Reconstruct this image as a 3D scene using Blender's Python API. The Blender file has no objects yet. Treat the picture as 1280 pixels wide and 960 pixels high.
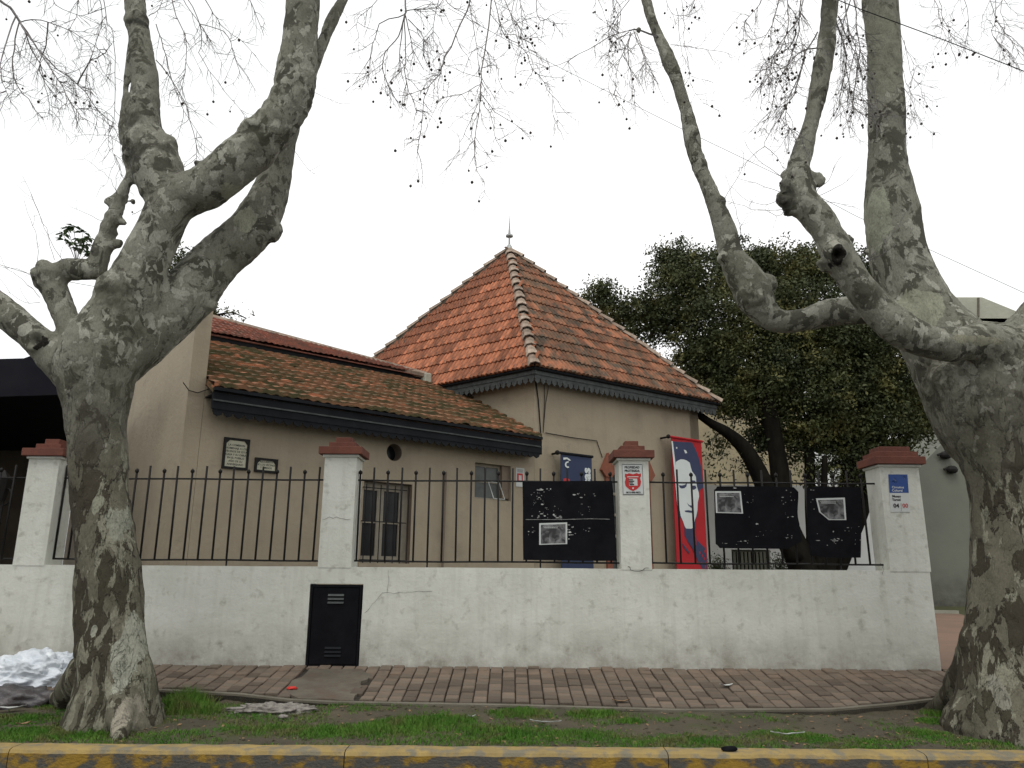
import bpy, bmesh, random
import numpy as np
from math import *
from mathutils import Vector, Matrix, noise
random.seed(7); np.random.seed(7)
S = bpy.context.scene
COL = S.collection

# ------------------------------------------------------------------ camera
F = 961.0; PITCH = radians(14.03); ROLL = radians(0.4); EYE = 1.55
R0 = Vector((1, 0, 0)); U0 = Vector((0, -sin(PITCH), cos(PITCH))); D0 = Vector((0, cos(PITCH), sin(PITCH)))
RV = cos(ROLL) * R0 + sin(ROLL) * U0; UV = -sin(ROLL) * R0 + cos(ROLL) * U0
cam = bpy.data.cameras.new('camera'); camo = bpy.data.objects.new('camera', cam); COL.objects.link(camo)
cam.sensor_width = 36; cam.lens = F / 1280 * 36; cam.clip_end = 2000; cam.clip_start = .05
camo.matrix_world = Matrix(((RV.x, UV.x, -D0.x, 0), (RV.y, UV.y, -D0.y, 0), (RV.z, UV.z, -D0.z, EYE), (0, 0, 0, 1)))
S.camera = camo

# ------------------------------------------------------------------ world + sun (overcast)
SUN_EL, SUN_AZ = radians(62), radians(200)
w = bpy.data.worlds.new('World'); S.world = w; w.use_nodes = True
nt = w.node_tree; nt.nodes.clear()
out = nt.nodes.new('ShaderNodeOutputWorld'); bg = nt.nodes.new('ShaderNodeBackground')
sky = nt.nodes.new('ShaderNodeTexSky'); sky.sky_type = 'NISHITA'; sky.sun_disc = False
sky.sun_elevation = SUN_EL; sky.sun_rotation = SUN_AZ
hs = nt.nodes.new('ShaderNodeHueSaturation'); hs.inputs['Saturation'].default_value = .15; hs.inputs['Value'].default_value = 1.0
nt.links.new(sky.outputs[0], hs.inputs['Color'])
tc = nt.nodes.new('ShaderNodeTexCoord'); nz = nt.nodes.new('ShaderNodeTexNoise')
nz.inputs['Scale'].default_value = 1.6; nz.inputs['Detail'].default_value = 5; nt.links.new(tc.outputs['Generated'], nz.inputs['Vector'])
cr = nt.nodes.new('ShaderNodeValToRGB'); cr.color_ramp.elements[0].position = .36; cr.color_ramp.elements[1].position = .62
cr.color_ramp.elements[0].color = (.74, .765, .77, 1); cr.color_ramp.elements[1].color = (1, 1, 1, 1)
nt.links.new(nz.outputs['Fac'], cr.inputs[0])
sc_ = nt.nodes.new('ShaderNodeVectorMath'); sc_.operation = 'SCALE'; sc_.inputs['Scale'].default_value = 11.0
nt.links.new(cr.outputs[0], sc_.inputs[0])
mx = nt.nodes.new('ShaderNodeMix'); mx.data_type = 'RGBA'; mx.inputs['Factor'].default_value = .9
nt.links.new(hs.outputs[0], mx.inputs['A']); nt.links.new(sc_.outputs[0], mx.inputs['B'])
nt.links.new(mx.outputs['Result'], bg.inputs[0]); bg.inputs[1].default_value = .10
nt.links.new(bg.outputs[0], out.inputs[0])
sl = bpy.data.lights.new('sun', 'SUN'); sl.energy = 1.1; sl.angle = radians(30); sl.color = (1, .97, .93)
so = bpy.data.objects.new('sun', sl); COL.objects.link(so)
so.rotation_euler = Vector((-cos(SUN_EL) * sin(SUN_AZ), -cos(SUN_EL) * cos(SUN_AZ), -sin(SUN_EL))).to_track_quat('-Z', 'Y').to_euler()
S.view_settings.view_transform = 'Standard'; S.view_settings.look = 'None'; S.view_settings.exposure = 0.3; S.view_settings.gamma = 1

# ------------------------------------------------------------------ survey helpers: sight lines of the photo met with real planes
def ray(u, v):
    a = (u - 640) / F; b = (480 - v) / F
    return RV * a + UV * b + D0
O = Vector((0, 0, EYE))
def PY(u, v, Y): d = ray(u, v); return O + d * (Y / d.y)
def PZ(u, v, z): d = ray(u, v); return O + d * ((z - EYE) / d.z)
def PP(u, v, P, n): d = ray(u, v); return O + d * ((P - O).dot(n) / d.dot(n))

# ------------------------------------------------------------------ material helpers
def rgb(c): return (c[0], c[1], c[2], 1)
def mat(name, c1, c2=None, scale=3, rough=.85, bump=.0, bscale=None, stretch=(1, 1, 1), lo=.35, hi=.65, detail=6, c3=None, s3=1.0, lo3=.55, hi3=.7,
        rand=0, metal=0, spec=.3, dirt=None, streak=None, coords='Object'):
    m = bpy.data.materials.new(name); m.use_nodes = True; t = m.node_tree; N = t.nodes; L = t.links
    b = N['Principled BSDF']; b.inputs['Roughness'].default_value = rough; b.inputs['Metallic'].default_value = metal
    b.inputs['Specular IOR Level'].default_value = spec
    tcn = N.new('ShaderNodeTexCoord'); mp = N.new('ShaderNodeMapping'); mp.inputs['Scale'].default_value = stretch
    if coords == 'World':
        g = N.new('ShaderNodeNewGeometry'); L.new(g.outputs['Position'], mp.inputs[0])
    else: L.new(tcn.outputs[coords], mp.inputs[0])
    def noi(s, dt=detail, ro=.6):
        n = N.new('ShaderNodeTexNoise'); n.inputs['Scale'].default_value = s; n.inputs['Detail'].default_value = dt
        n.inputs['Roughness'].default_value = ro; L.new(mp.outputs[0], n.inputs['Vector']); return n
    def mixc(fac, a, bb):
        x = N.new('ShaderNodeMix'); x.data_type = 'RGBA'; L.new(fac, x.inputs['Factor'])
        for k, s in (('A', a), ('B', bb)):
            if isinstance(s, tuple): x.inputs[k].default_value = rgb(s)
            else: L.new(s, x.inputs[k])
        return x.outputs['Result']
    def rampf(src, l, h):
        r = N.new('ShaderNodeMapRange'); r.inputs['From Min'].default_value = l; r.inputs['From Max'].default_value = h
        r.clamp = True; L.new(src, r.inputs['Value']); return r.outputs[0]
    c = c1
    n1 = noi(scale)
    if c2: c = mixc(rampf(n1.outputs['Fac'], lo, hi), c1, c2)
    if c3: c = mixc(rampf(noi(s3).outputs['Fac'], lo3, hi3), c if not isinstance(c, tuple) else c, c3)
    if streak:  # (colour, strength): rain tracks running down the face
        m3 = N.new('ShaderNodeMapping'); m3.inputs['Scale'].default_value = (6, 6, .35); g3 = N.new('ShaderNodeNewGeometry'); L.new(g3.outputs['Position'], m3.inputs[0])
        n3 = N.new('ShaderNodeTexNoise'); n3.inputs['Scale'].default_value = 1.2; n3.inputs['Detail'].default_value = 7; n3.inputs['Roughness'].default_value = .65; L.new(m3.outputs[0], n3.inputs['Vector'])
        k3 = N.new('ShaderNodeMath'); k3.operation = 'MULTIPLY'; k3.inputs[1].default_value = streak[1]; L.new(rampf(n3.outputs['Fac'], .50, .78), k3.inputs[0])
        c = mixc(k3.outputs[0], c, streak[0])
    if dirt:  # (colour, z_low, z_high, strength): splashed dirt rising from a foot, broken by noise
        g = N.new('ShaderNodeNewGeometry'); sp = N.new('ShaderNodeSeparateXYZ'); L.new(g.outputs['Position'], sp.inputs[0])
        f = rampf(sp.outputs['Z'], dirt[2], dirt[1]); nn = noi(2.5, 8, .7)
        mu = N.new('ShaderNodeMath'); mu.operation = 'MULTIPLY'; L.new(f, mu.inputs[0]); L.new(rampf(nn.outputs['Fac'], .3, .7), mu.inputs[1])
        m2 = N.new('ShaderNodeMath'); m2.operation = 'MULTIPLY'; m2.inputs[1].default_value = dirt[3]; L.new(mu.outputs[0], m2.inputs[0])
        c = mixc(m2.outputs[0], c, dirt[0])
    if rand:
        oi = N.new('ShaderNodeObjectInfo'); h = N.new('ShaderNodeHueSaturation')
        mr = N.new('ShaderNodeMapRange'); mr.inputs['To Min'].default_value = 1 - rand; mr.inputs['To Max'].default_value = 1 + rand
        L.new(oi.outputs['Random'], mr.inputs['Value']); L.new(mr.outputs[0], h.inputs['Value'])
        if isinstance(c, tuple): h.inputs['Color'].default_value = rgb(c)
        else: L.new(c, h.inputs['Color'])
        c = h.outputs[0]
    if isinstance(c, tuple): b.inputs['Base Color'].default_value = rgb(c)
    else: L.new(c, b.inputs['Base Color'])
    if bump:
        nb = noi(bscale or scale * 4, 8, .65); bp = N.new('ShaderNodeBump'); bp.inputs['Strength'].default_value = min(1, bump); bp.inputs['Distance'].default_value = .02 * max(1, bump)
        L.new(nb.outputs['Fac'], bp.inputs['Height']); L.new(bp.outputs[0], b.inputs['Normal'])
    return m
M = {}
M['white'] = mat('white_lime_paint', (.60, .605, .545), (.51, .515, .455), 1.6, .92, .6, 9, coords='World', c3=(.22, .21, .165), s3=6.5, lo3=.56, hi3=.85, dirt=((.12, .10, .07), .42, 1.0, .9), streak=((.22, .21, .165), .28))
M['cap'] = mat('red_oxide_paint', (.155, .055, .036), (.115, .042, .030), 6, .8, .3, 30, coords='World')
M['stucco'] = mat('beige_stucco', (.345, .292, .212), (.30, .253, .183), 1.1, .9, .5, 14, coords='World', c3=(.20, .17, .13), s3=2.3, lo3=.55, hi3=.95, streak=((.18, .15, .115), .2))
M['reveal'] = mat('brown_reveal_paint', (.20, .155, .115), (.15, .12, .09), 3, .9, .3)
M['navy'] = mat('slate_black_paint', (.007, .008, .0095), (.012, .0135, .0155), 4, .75, .2, 30, spec=.15)
M['grey_trim'] = mat('weathered_grey_trim', (.070, .078, .074), (.035, .04, .04), 8, .7, .2, 30)
M['black'] = mat('black_iron_paint', (.008, .008, .008), (.014, .012, .011), 20, .6, .2, 60, spec=.2)
M['board'] = mat('black_board_paint', (.0035, .0037, .005), (.007, .0072, .009), 5, .7, .1, 20, spec=.08)
M['paper'] = mat('worn_paper', (.50, .51, .48), (.2, .2, .19), 14, .8)
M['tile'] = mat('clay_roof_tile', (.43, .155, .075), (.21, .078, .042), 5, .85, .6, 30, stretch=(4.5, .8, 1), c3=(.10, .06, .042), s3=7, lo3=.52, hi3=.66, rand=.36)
M['tile_w'] = mat('clay_roof_tile_browner', (.32, .122, .062), (.14, .075, .042), 1.6, .88, .6, 30, coords='World', c3=(.075, .058, .04), s3=4, lo3=.42, hi3=.62, rand=.3)  # browner and darker than the tile of the left roof face
M['tile_moss'] = mat('mossy_roof_tile', (.19, .092, .046), (.062, .054, .022), 2.6, .9, .8, 25, coords='World', stretch=(1, 1, 4), lo=.42, hi=.56, c3=(.36, .14, .07), s3=2.4, lo3=.57, hi3=.63)
M['tile_up'] = mat('faded_roof_tile', (.27, .095, .06), (.14, .062, .045), 3.5, .9, .7, 25, coords='World', c3=(.12, .075, .055), s3=7, lo3=.52, hi3=.7)
M['ridge'] = mat('weathered_ridge_cap', (.36, .29, .23), (.24, .17, .125), 5, .9, .5, 30, c3=(.13, .12, .09), s3=9, lo3=.5, hi3=.75, rand=.25)
M['zinc'] = mat('dull_zinc', (.42, .43, .42), (.28, .29, .28), 12, .5, metal=.3)
M['wood'] = mat('cream_window_paint', (.30, .27, .21), (.24, .215, .17), 9, .7, .2, 40)
M['glass'] = mat('dark_window_glass', (.006, .0065, .008), (.014, .015, .017), 2.5, .25, spec=.25)
M['glass_l'] = mat('grey_window_glass', (.05, .058, .055), (.10, .11, .10), 3, .3, spec=.3)
M['brick'] = mat('walk_brick', (.150, .110, .080), (.100, .077, .058), 4, .9, .6, 40, c3=(.125, .105, .08), s3=3, lo3=.5, hi3=.75, rand=.33)
M['joint'] = mat('sandy_joint_dirt', (.022, .018, .013), (.04, .033, .024), 9, .95, .5, 50)
M['concrete'] = mat('old_concrete', (.145, .13, .10), (.10, .09, .068), 3, .92, .6, 30, coords='World')
M['concrete_l'] = mat('weathered_pale_concrete', (.42, .42, .34), (.30, .30, .24), 1.2, .92, .6, 10, coords='World')
M['cement'] = mat('worn_cement', (.125, .11, .085), (.085, .072, .055), 3, .92, .6, 30, coords='World', c3=(.10, .07, .05), s3=5, lo3=.5, hi3=.7)
M['asphalt'] = mat('asphalt', (.05, .05, .05), (.07, .07, .068), 20, .9, .6, 90)
M['soil'] = mat('trodden_soil', (.085, .071, .046), (.052, .043, .03), 2.2, .95, .9, 30, coords='World', c3=(.052, .060, .022), s3=3.2, lo3=.50, hi3=.68)
M['yard'] = mat('brown_yard_paving', (.20, .125, .085), (.16, .105, .075), 1, .9, .3, 12, coords='World')
M['lawn'] = mat('yard_lawn', (.05, .06, .02), (.07, .065, .03), 5, .95, .6, 20, coords='World')
M['grass'] = mat('grass_blades', (.048, .135, .016), (.09, .175, .028), 2.5, .8, coords='World', c3=(.12, .13, .045), s3=4, lo3=.48, hi3=.62, spec=.1)
M['kerb'] = mat('kerb_yellow_paint', (.27, .165, .025), (.15, .09, .018), 5, .88, .8, 26, coords='World', stretch=(1, 1, 1.6), c3=(.075, .07, .06), s3=5.0, lo3=.43, hi3=.53)
M['kerbtop'] = mat('kerb_top_paint', (.33, .235, .08), (.23, .17, .075), 5, .88, .7, 26, coords='World', c3=(.17, .15, .105), s3=6, lo3=.47, hi3=.60)
M['leaf'] = mat('dark_evergreen_leaf', (.026, .036, .014), (.055, .066, .022), 1.1, .6, coords='World', c3=(.15, .14, .045), s3=1.3, lo3=.50, hi3=.70, spec=.22)
M['leaf2'] = mat('bright_shoot_leaf', (.11, .17, .08), (.16, .22, .11), 9, .6, coords='World')
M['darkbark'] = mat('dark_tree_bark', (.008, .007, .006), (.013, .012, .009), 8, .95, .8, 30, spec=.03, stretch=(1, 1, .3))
M['twig'] = mat('twig_bark_flare', (.21, .195, .19), (.14, .13, .125), 9, .9)  # bark paled so lens flare around the twigs is in the colour
M['ball'] = mat('seed_ball', (.05, .042, .035), None, 9, .95)
M['red'] = mat('banner_red', (.40, .010, .016), (.34, .010, .015), 2, .6)
M['bnavy'] = mat('banner_navy', (.030, .038, .085), (.036, .046, .095), 2, .6)
M['bwhite'] = mat('banner_white', (.60, .64, .62), (.55, .585, .57), 2, .6)
M['bblue'] = mat('banner_blue', (.020, .032, .075), (.024, .037, .085), 2, .6)
M['sblue'] = mat('sign_blue', (.012, .05, .22), (.015, .055, .2), 4, .4)
M['signw'] = mat('sign_white', (.52, .54, .52), (.47, .49, .47), 4, .5)
M['ink'] = mat('print_black', (.015, .015, .016), None, 3, .6)
M['sred'] = mat('sign_red', (.45, .02, .02), (.38, .02, .02), 4, .45)
M['plaque'] = mat('cream_marble', (.50, .49, .36), (.42, .41, .31), 6, .5)
M['trim'] = mat('terracotta_trim', (.24, .085, .05), (.19, .07, .043), 5, .85, .3, 25)
M['shed'] = mat('dark_shed_paint', (.009, .009, .013), (.013, .013, .017), 3, .85, spec=.1)
M['shedwall'] = mat('brown_wall_with_shade', (.07, .056, .04), (.045, .037, .028), 2, .9, .3)  # brown lowered so the shade inside the shed is in the colour
M['bag'] = mat('white_plastic_film', (.62, .66, .70), (.50, .54, .58), 5, .28, .9, 14, spec=.6, c3=(.75, .78, .8), s3=8)
M['bagdark'] = mat('dark_plastic_film', (.055, .045, .045), (.03, .026, .028), 6, .3, .8, 14, spec=.6)
M['grey'] = mat('grey_rendered_wall', (.18, .185, .15), (.145, .15, .125), .5, .95, .3, 8, coords='World', dirt=((.035, .03, .025), .7, 1.9, 1.0))
M['bgwhite'] = mat('faded_white_wall', (.80, .81, .79), (.70, .71, .69), .7, .9, .3, 8, coords='World')
M['cream'] = mat('stained_cream_wall', (.36, .30, .19), (.30, .26, .17), .8, .9, .3, 8, coords='World', c3=(.20, .17, .12), s3=1.2, lo3=.5, hi3=.75)
M['rubble'] = mat('pale_rubble', (.30, .28, .25), (.12, .105, .09), 16, .95, 1, 30)
M['litter_red'] = mat('red_litter', (.5, .03, .02), None, 3, .6)
M['dryleaf'] = mat('dry_leaf', (.22, .14, .075), None, 3, .9)
M['hole'] = mat('near_black_gap', (.012, .01, .008), None, 3, 1)  # cracks, gate back, and room shade put into a near-black colour

def bark_mat(name, spots):
    """mottled plane-tree bark; spots: (centre, radius vector, kind) for flaked plates, blackened knots and hollows whose shade is painted dark"""
    m = bpy.data.materials.new(name); m.use_nodes = True; t = m.node_tree; N = t.nodes; L = t.links
    b = N['Principled BSDF']; b.inputs['Roughness'].default_value = .9; b.inputs['Specular IOR Level'].default_value = .15
    g = N.new('ShaderNodeNewGeometry')
    def mapping(sc):
        mp = N.new('ShaderNodeMapping'); mp.inputs['Scale'].default_value = sc; L.new(g.outputs['Position'], mp.inputs[0]); return mp
    def noi(mp, s, d=4, ro=.55, dist=0):
        n = N.new('ShaderNodeTexNoise'); n.inputs['Scale'].default_value = s; n.inputs['Detail'].default_value = d; n.inputs['Roughness'].default_value = ro
        n.inputs['Distortion'].default_value = dist; L.new(mp.outputs[0], n.inputs['Vector']); return n.outputs['Fac']
    def rf(src, l, h, a=0., bb=1.):
        r = N.new('ShaderNodeMapRange'); r.inputs['From Min'].default_value = l; r.inputs['From Max'].default_value = h
        r.inputs['To Min'].default_value = a; r.inputs['To Max'].default_value = bb; L.new(src, r.inputs['Value']); return r.outputs[0]
    def mix(f, a, bb):
        x = N.new('ShaderNodeMix'); x.data_type = 'RGBA'; L.new(f, x.inputs['Factor'])
        for k, s in (('A', a), ('B', bb)):
            if isinstance(s, tuple): x.inputs[k].default_value = rgb(s)
            else: L.new(s, x.inputs[k])
        return x.outputs['Result']
    def op(o_, a, bb):
        x = N.new('ShaderNodeMath'); x.operation = o_
        for i, s in enumerate((a, bb)):
            if isinstance(s, (int, float)): x.inputs[i].default_value = s
            else: L.new(s, x.inputs[i])
        return x.outputs[0]
    mv = mapping((1, 1, .5)); mu = mapping((1, 1, .8)); mlow = mapping((1, 1, .38))
    z = N.new('ShaderNodeSeparateXYZ'); L.new(g.outputs['Position'], z.inputs[0])
    low = rf(z.outputs['Z'], 3.9, 2.4)      # old scaling bark on the bole, younger smooth bark above
    # young bark: soft grey green, blurred darker clouds, few sharp flakes
    up = mix(rf(noi(mu, 1.8, 5, .6), .35, .65), (.165, .163, .128), (.245, .242, .198))
    up = mix(rf(noi(mu, 4.2, 7, .68, .6), .51, .55, 0, .88), up, (.060, .058, .044))
    up = mix(rf(noi(mu, 19, 4, .6), .56, .66, 0, .5), up, (.08, .08, .056))
    big = noi(mapping((1, 1, .7)), 1.1, 2)
    fl = rf(op('ADD', noi(mu, 8.5, 5, .55, .5), op('MULTIPLY', big, .35)), .74, .752)
    up = mix(op('MULTIPLY', fl, .85), up, (.34, .335, .28))
    # old bark: dark brown scales between olive and tan plates
    lo = mix(rf(noi(mv, 2.4, 4), .35, .65), (.105, .098, .070), (.16, .150, .110))
    dk = rf(op('ADD', noi(mlow, 6.0, 6, .62, .5), op('MULTIPLY', noi(mv, 1.3, 2), .3)), .645, .665)
    lo = mix(op('MULTIPLY', dk, .92), lo, (.042, .035, .024))
    p2 = rf(op('ADD', noi(mlow, 8.5, 6, .6, .4), op('MULTIPLY', big, .4)), .785, .80)
    lo = mix(op('MULTIPLY', p2, .85), lo, (.26, .255, .19))
    lo = mix(rf(noi(mv, 30, 5, .7), .5, .7, 0, .45), lo, (.045, .04, .03))
    c = mix(low, up, lo)
    edge = op('MULTIPLY', op('SUBTRACT', noi(mv, 7, 6, .65, .4), .5), 1.7)
    sp_all = None
    for (cc, rr, col) in spots:
        vs = N.new('ShaderNodeVectorMath'); vs.operation = 'SUBTRACT'; vs.inputs[1].default_value = cc; L.new(g.outputs['Position'], vs.inputs[0])
        vd = N.new('ShaderNodeVectorMath'); vd.operation = 'DIVIDE'; vd.inputs[1].default_value = rr; L.new(vs.outputs[0], vd.inputs[0])
        vl = N.new('ShaderNodeVectorMath'); vl.operation = 'LENGTH'; L.new(vd.outputs[0], vl.inputs[0])
        dkk = col[0] < .1 and col[0] > .02; f = rf(op('ADD', vl.outputs['Value'], op('MULTIPLY', edge, 1.9) if dkk else edge), 1.35 if dkk else 1.03, .6 if dkk else .97, 0, .75 if dkk else 1); c = mix(f, c, mix(rf(noi(mv, 14, 4), .45, .75), col, tuple(x * .72 for x in col)))
    c = mix(rf(noi(mapping((1, 1, 1)), 1.1, 3), .52, .72, 0, .35), c, (.062, .064, .036))
    c = mix(rf(noi(mv, 75, 3, .7), .45, .75, 0, .5), c, (.05, .048, .036)); c = mix(rf(noi(mu, 55, 3, .7), .6, .8, 0, .5), c, (.22, .22, .17))
    L.new(c, b.inputs['Base Color'])
    h = op('ADD', op('MULTIPLY', op('MULTIPLY', dk, low), 1.6), op('MULTIPLY', noi(mv, 38, 6, .7), .6))
    h = op('ADD', h, op('MULTIPLY', fl, -.4)); h = op('ADD', h, op('MULTIPLY', noi(mv, 11, 5, .65), .9))
    bp = N.new('ShaderNodeBump'); bp.inputs['Strength'].default_value = .9; bp.inputs['Distance'].default_value = .022
    L.new(h, bp.inputs['Height']); L.new(bp.outputs[0], b.inputs['Normal'])
    return m
PALE = (.33, .335, .27)
M['bark_l'] = bark_mat('plane_tree_bark', [(PY(150, 815, 7.5), (.115, .5, .36), PALE), (PY(152, 893, 7.4), (.07, .4, .22), (.30, .275, .215)), (PY(146, 645, 7.5), (.16, .5, .22), (.27, .275, .215)), (PY(112, 790, 7.5), (.03, .4, .06), PALE), (PY(300, 262, 8.1), (.14, .6, .2), (.30, .30, .225)), (PY(112, 630, 7.5), (.05, .4, .1), (.24, .24, .18)), (PY(43, 424, 7.6), (.085, .4, .075), (.012, .010, .008)), (PY(172, 190, 7.7), (.14, .3, .13), (.04, .04, .03)), (PY(166, 148, 7.7), (.09, .3, .09), (.045, .045, .033)), (PY(205, 185, 7.7), (.1, .3, .05), (.045, .045, .033)), (PY(140, 368, 7.6), (.13, .3, .16), (.05, .05, .034)), (PY(172, 27, 7.8), (.16, .3, .03), (.03, .03, .025)), (PY(322, 165, 7.7), (.09, .3, .08), (.05, .05, .036)), (PY(180, 395, 7.6), (.05, .3, .25), (.16, .12, .07))])  # the near-black spot paints shade into the limb's hollow
M['bark_r'] = bark_mat('plane_tree_bark', [(PY(1098, 270, 8.0), (.12, .5, .36), (.29, .30, .225)), (PY(1148, 385, 7.9), (.22, .5, .22), (.28, .285, .21)), (PY(1100, 60, 8), (.3, .6, .62), (.215, .215, .165)), (PY(1225, 600, 7.3), (.12, .4, .16), (.20, .19, .125)), (PY(1262, 868, 7.3), (.06, .4, .16), (.27, .26, .21)), (PY(1206, 430, 7.3), (.3, .4, .05), (.24, .235, .17)), (PY(1250, 740, 7.2), (.05, .4, .3), (.20, .195, .14)), (PY(1047, 318, 7.1), (.055, .3, .09), (.012, .010, .008)), (PY(985, 240, 7.2), (.07, .3, .16), (.035, .033, .026)), (PY(1090, 370, 7.2), (.16, .3, .10), (.05, .05, .036)), (PY(1030, 40, 7.3), (.06, .3, .7), (.07, .068, .052))])  # near-black spot at the knob is its hollow's shade, painted
def picture_mat():
    m = bpy.data.materials.new('printed_photo'); m.use_nodes = True; t = m.node_tree; N = t.nodes; L = t.links
    tcn = N.new('ShaderNodeTexCoord'); mp = N.new('ShaderNodeMapping'); mp.inputs['Scale'].default_value = (4, 1, 2.6); L.new(tcn.outputs['Generated'], mp.inputs[0])
    n = N.new('ShaderNodeTexNoise'); n.inputs['Scale'].default_value = 1.1; n.inputs['Detail'].default_value = 6; n.inputs['Distortion'].default_value = .9; L.new(mp.outputs[0], n.inputs['Vector'])
    r = N.new('ShaderNodeValToRGB'); r.color_ramp.elements[0].position = .42; r.color_ramp.elements[0].color = (.012, .012, .012, 1)
    r.color_ramp.elements[1].position = .75; r.color_ramp.elements[1].color = (.22, .22, .22, 1); L.new(n.outputs['Fac'], r.inputs[0])
    L.new(r.outputs[0], N['Principled BSDF'].inputs['Base Color']); N['Principled BSDF'].inputs['Roughness'].default_value = .5
    return m
M['picture'] = picture_mat()

# ------------------------------------------------------------------ object helpers
def link(name, me, parent=None, m=None):
    o = bpy.data.objects.new(name, me); COL.objects.link(o)
    if parent: o.parent = parent
    if m and not me.materials: me.materials.append(m)
    return o
def tag(o, label=None, cat=None, group=None, kind=None):
    if label: o['label'] = label
    if cat: o['category'] = cat
    if group: o['group'] = group
    if kind: o['kind'] = kind
    return o
def empty(name, label, cat, group=None, loc=(0, 0, 0)):
    o = bpy.data.objects.new(name, None); COL.objects.link(o); o.location = loc; o.empty_display_size = .2
    return tag(o, label, cat, group)
class MB:
    def __init__(s): s.v = []; s.f = []
    def add(s, vs, fs):
        n = len(s.v); s.v += [tuple(x) for x in vs]; s.f += [tuple(i + n for i in f) for f in fs]; return s
    def box(s, o, ax, ay, az, lx, ly, lz):
        """box with one corner at o and edges along unit vectors ax, ay, az"""
        o = Vector(o); X = Vector(ax) * lx; Y = Vector(ay) * ly; Z = Vector(az) * lz
        vs = [o, o + X, o + X + Y, o + Y, o + Z, o + X + Z, o + X + Y + Z, o + Y + Z]
        return s.add(vs, [(0, 3, 2, 1), (4, 5, 6, 7), (0, 1, 5, 4), (1, 2, 6, 5), (2, 3, 7, 6), (3, 0, 4, 7)])
    def wbox(s, x0, x1, y0, y1, z0, z1): return s.box((x0, y0, z0), (1, 0, 0), (0, 1, 0), (0, 0, 1), x1 - x0, y1 - y0, z1 - z0)
    def quad(s, a, b, c, d): return s.add([a, b, c, d], [(0, 1, 2, 3)])
    def tube(s, pts, rad, n=6, cap=True):
        pts = [Vector(p) for p in pts]; rs = rad if isinstance(rad, (list, tuple)) else [rad] * len(pts)
        vs = []; fs = []; up = Vector((.12, .2, 1)).normalized()
        pr = None
        for i, p in enumerate(pts):
            d = (pts[min(i + 1, len(pts) - 1)] - pts[max(i - 1, 0)])
            if d.length < 1e-9: d = Vector((0, 0, 1))
            d.normalize()
            if pr is None:
                a = d.cross(up)
                if a.length < .1: a = d.cross(Vector((1, 0, 0)))
            else: a = pr - d * pr.dot(d)
            a.normalize(); pr = a; b = d.cross(a)
            for k in range(n):
                t = 2 * pi * k / n; vs.append(p + (a * cos(t) + b * sin(t)) * rs[i])
        for i in range(len(pts) - 1):
            for k in range(n):
                k2 = (k + 1) % n; fs.append((i * n + k, i * n + k2, (i + 1) * n + k2, (i + 1) * n + k))
        if cap:
            fs.append(tuple(range(n))[::-1]); fs.append(tuple((len(pts) - 1) * n + k for k in range(n)))
        return s.add(vs, fs)
    def ball(s, c, r, nu=8, nv=6, sq=(1, 1, 1)):
        c = Vector(c); vs = [c + Vector((0, 0, r * sq[2]))]
        for i in range(1, nv):
            th = pi * i / nv
            for k in range(nu): vs.append(c + Vector((sin(th) * cos(2 * pi * k / nu) * r * sq[0], sin(th) * sin(2 * pi * k / nu) * r * sq[1], cos(th) * r * sq[2])))
        vs.append(c - Vector((0, 0, r * sq[2]))); fs = []
        for k in range(nu): fs.append((0, 1 + k, 1 + (k + 1) % nu))
        for i in range(nv - 2):
            for k in range(nu):
                a = 1 + i * nu; fs.append((a + k, a + nu + k, a + nu + (k + 1) % nu, a + (k + 1) % nu))
        l = len(vs) - 1; a = 1 + (nv - 2) * nu
        for k in range(nu): fs.append((l, a + (k + 1) % nu, a + k))
        return s.add(vs, fs)
    def prism(s, poly, t):
        """poly: list of Vectors (planar), extruded by vector t"""
        n = len(poly); poly = [Vector(p) for p in poly]; t = Vector(t)
        return s.add(poly + [p + t for p in poly], [tuple(range(n))[::-1], tuple(range(n, 2 * n))] + [(i, (i + 1) % n, n + (i + 1) % n, n + i) for i in range(n)])
    def build(s, name, m, parent=None, smooth=False, bevel=0):
        me = bpy.data.meshes.new(name); me.from_pydata(s.v, [], s.f); me.validate()
        if not isinstance(m, bpy.types.Material): m = M[m]
        me.materials.append(m)
        b = bmesh.new(); b.from_mesh(me); bmesh.ops.recalc_face_normals(b, faces=b.faces)
        if bevel: bmesh.ops.bevel(b, geom=b.edges[:], offset=bevel, segments=1, affect='EDGES', clamp_overlap=True)
        b.to_mesh(me); b.free()
        if smooth:
            for p in me.polygons: p.use_smooth = True
        return link(name, me, parent)
def poly_obj(name, pts, m, parent, t=Vector((0, 0, .001))):
    return MB().prism(pts, t).build(name, m, parent)
def text_obj(name, s, size, origin, right, up, m, parent, align='CENTER', bold=0, sx=1, spacing=1, extr=.0008):
    c = bpy.data.curves.new(name, 'FONT'); c.body = s; c.size = size; c.align_x = align; c.align_y = 'CENTER'; c.extrude = extr; c.offset = bold; c.space_character = spacing; c.resolution_u = 2
    o = bpy.data.objects.new(name, c); COL.objects.link(o)
    dg = bpy.context.evaluated_depsgraph_get(); dg.update()
    me = bpy.data.meshes.new_from_object(o.evaluated_get(dg)); bpy.data.objects.remove(o)
    r = Vector(right).normalized(); u = Vector(up).normalized(); n = r.cross(u); og = Vector(origin)
    me.transform(Matrix(((r.x * sx, u.x, n.x, og.x), (r.y * sx, u.y, n.y, og.y), (r.z * sx, u.z, n.z, og.z), (0, 0, 0, 1))))
    me.materials.clear(); me.materials.append(M[m]); return link(name, me, parent)
Z = Vector((0, 0, 1)); X = Vector((1, 0, 0)); YV = Vector((0, 1, 0))

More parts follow.
